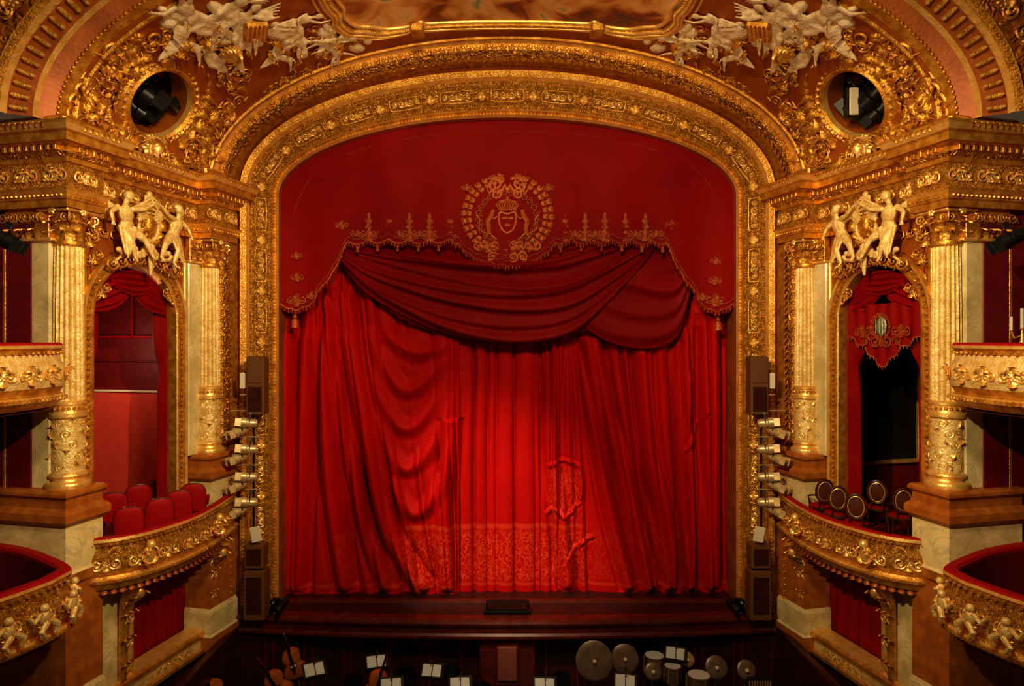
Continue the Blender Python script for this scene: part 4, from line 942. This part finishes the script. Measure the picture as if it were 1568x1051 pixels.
# ---------------------------------------------------------------- stage lights, speakers
def spotm(mat):
    m=MB(); lathe(m,[(.03,-.2),(.09,-.19),(.11,-.12),(.11,.06),(.13,.08),(.13,.2),(.12,.2),(.1,.1),(.01,.09)],mat,20,R(pi/2,'X')); tube(m,[(-.14,0,0),(-.14,0,.16),(0,0,.2),(.14,0,.16),(.14,0,0)],.014,BLACK,6)
    cbox(m,-.04,.04,-.04,.04,.18,.28,BLACK,.01); ell(m,(0,-.1,0),(.1,.02,.1),PORC)
    cbox(m,-.13,-.11,-.35,-.2,-.1,.1,mat,.003); cbox(m,.11,.13,-.35,-.2,-.1,.1,mat,.003)
    return m.mesh('stage_spotlight')
SPM=spotm(STEEL); SPB=spotm(BLACK)
for sd in(-1,1):
    m=MB(); tube(m,[(sd*6.3,16.95,-1.7),(sd*6.3,16.95,-6.98)],.03,BLACK,8); 
    for i,z in enumerate((-2.0,-2.65,-3.35,-3.95)): tube(m,[(sd*6.15,16.9,z+.2),(sd*6.85,16.9,z+.2)],.02,STEEL,6)
    obj('lighting_boom',m.mesh('lighting_boom'))
    for i,z in enumerate((-2.08,-2.28,-2.72,-2.92,-3.4,-3.6,-4.02,-4.22)):
        x=sd*(6.55 if i%2 else 6.32); obj('stage_spotlight',SPM,None,(x,16.72,z),rot=(.25 if i%2 else -.1,sd*.2,sd*(1.2-.45*(i%2))),scale=(1.0,.95,1.0))
    m=MB(); cbox(m,sd*6.2-.22,sd*6.2+.22,16.75,17.15,-1.9,-.45,SPKM,.03); cbox(m,sd*6.2-.17,sd*6.2+.17,16.73,16.76,-1.8,-1.2,WOOD,.01); cbox(m,sd*6.2-.17,sd*6.2+.17,16.73,16.76,-1.1,-.55,SPKM,.01)
    cbox(m,sd*6.5-.06,sd*6.5+.06,16.7,16.8,-1.25,-.85,PORC,.02); tube(m,[(sd*6.6,16.85,-1.4),(sd*6.0,16.85,-1.4)],.02,STEEL,6)
    tube(m,[(sd*6.2,17.1,-.6),(sd*6.5,17.4,-.5)],.02,BLACK,6)
    obj('loudspeaker',m.mesh('loudspeaker'))
    m=MB(); cbox(m,sd*6.25-.24,sd*6.25+.24,16.8,17.2,-5.7,-5.1,SPKM,.03); cbox(m,sd*6.25-.26,sd*6.25+.26,16.8,17.25,-6.98,-5.75,SPKM,.03)
    cbox(m,sd*6.25-.19,sd*6.25+.19,16.78,16.81,-6.8,-5.9,WOOD,.01); cbox(m,sd*6.25-.18,sd*6.25+.18,16.78,16.81,-5.6,-5.2,WOOD,.01)
    obj('loudspeaker_stack',m.mesh('loudspeaker_stack'))
    m=MB(); cbox(m,-.12,.12,-.02,.02,-.2,.2,PORC,.01); tube(m,[(0,.02,0),(0,.15,.1)],.02,BLACK,6); obj('barn_door_reflector',m.mesh('barn_door_reflector'),None,(sd*6.15,16.68,-4.8),rot=(.2,sd*.15,sd*-.3))
    for i in range(3): obj('follow_spotlight',SPB,None,(sd*(5.75+.28*i),17.35+.05*i,-6.8),rot=(.5,0,sd*(.5+.4*i)),scale=(1,1,.9))
    obj('follow_spotlight',SPB,None,(sd*8.68,11.7,1.72),rot=(.5,0,sd*-1.9),scale=(1.2,1.1,1.1))
    for du,dz,sc in((-.15,-.05,2.4),(.3,.1,1.9),(.0,-.4,1.8)):
        p=Fo@Vector((du,-.55,dz)); obj('projector_lamp',SPB,None,(p.x*-sd,p.y,p.z),rot=(.6,.2,sd*-2.4+du),scale=(sc,sc*.8,sc*.9))
m=MB(); cbox(m,-.1,.1,-.03,.03,-.3,.3,PORC,.02); cbox(m,-.14,.14,.03,.2,-.34,.34,BLACK,.02); p=Fo@Vector((.1,-.1,.05)); obj('flood_lamp',m.mesh('flood_lamp'),None,(-p.x,p.y,p.z))
m=MB(); cbox(m,-.6,.6,-.2,.2,0,.1,BLACK,.03); cbox(m,-.55,.55,-.18,.1,.1,.3,BLACK,.05); cbox(m,-.5,.5,-.19,-.17,.12,.27,WOOD,.005)
obj('stage_monitor',m.mesh('stage_monitor'),None,(0,17.45,-6.99))
m=MB(); lathe(m,[(.02,-.2),(.08,-.18),(.03,-.1),(.02,.1),(.06,.12),(.02,.14)],GOLDL,14); tube(m,[(0,0,.14),(0,0,.5)],.03,PORC,8); 
for sd in(-1,1): tube(m,[(0,0,0),(sd*.15,0,-.05),(sd*.2,0,.1)],.015,GOLDL,6); tube(m,[(sd*.2,0,.1),(sd*.2,0,.35)],.025,PORC,8)
obj('candle_sconce',m.mesh('candle_sconce'),None,(9.5,12.6,.05))
# ---------------------------------------------------------------- lights
def light(kind,name,loc,tgt,e,col,**kw):
    l=bpy.data.lights.new(name,kind); l.energy=e; l.color=col
    for k,v in kw.items(): setattr(l,k,v)
    o=bpy.data.objects.new(name,l); scene.collection.objects.link(o); o.location=loc
    o.rotation_euler=(Vector(tgt)-Vector(loc)).to_track_quat('-Z','Y').to_euler(); return o
WARM=(1,.79,.48)
light('AREA','chandelier_light',(0,5,7.2),(0,14,0),780,WARM,size=1.6)
light('SPOT','curtain_spot_a',(-5.5,8.5,6.2),(.1,18.7,-5.3),9000,(1,.84,.66),spot_size=math.radians(26),spot_blend=1,shadow_soft_size=.08)
light('SPOT','curtain_spot_b',(5.5,8,6.5),(-.4,18.7,-3.8),1200,(1,.8,.6),spot_size=math.radians(42),spot_blend=1,shadow_soft_size=.1)
for sd in(-1,1):
    light('SPOT','side_spot',(sd*-3,3,4.5),(sd*7.9,14.3,-.4),5900,WARM,spot_size=math.radians(50),spot_blend=.9,shadow_soft_size=.1)
    light('SPOT','cove_spot',(sd*-3,6,-2),(sd*6.2,15.5,5.0),1800,(1,.76,.44),spot_size=math.radians(46),spot_blend=1,shadow_soft_size=.12)
light('SPOT','arch_spot',(0,7,-1),(0,17.2,7.6),1800,(1,.77,.45),spot_size=math.radians(60),spot_blend=1,shadow_soft_size=.12)
p=MX@Vector((2.9,-2.4,-.3)); light('POINT','wall_lamp',p,(0,0,0),75,(1,.72,.5),shadow_soft_size=.15)
light('AREA','pit_fill',(0,15.4,-7.0),(0,16.2,-9),3,WARM,size=2)  # added fill light to brighten the pit, no fixture modelled
wd=bpy.data.worlds.new('w'); scene.world=wd; wd.use_nodes=True; bg=wd.node_tree.nodes['Background']; bg.inputs[0].default_value=(1,.64,.36,1); bg.inputs[1].default_value=.065
cam=bpy.data.cameras.new('camera'); cam.lens=24; cam.sensor_width=36; cam.shift_x=7/1568; cam.shift_y=-7.5/1568; cam.clip_end=200
co=bpy.data.objects.new('camera',cam); scene.collection.objects.link(co); co.rotation_euler=(pi/2,0,0); scene.camera=co
for o in scene.objects:
    if o.parent is None: o.location.z+=EYE
scene.view_settings.view_transform='Standard'
try: scene.view_settings.look='Medium High Contrast'
except Exception: pass
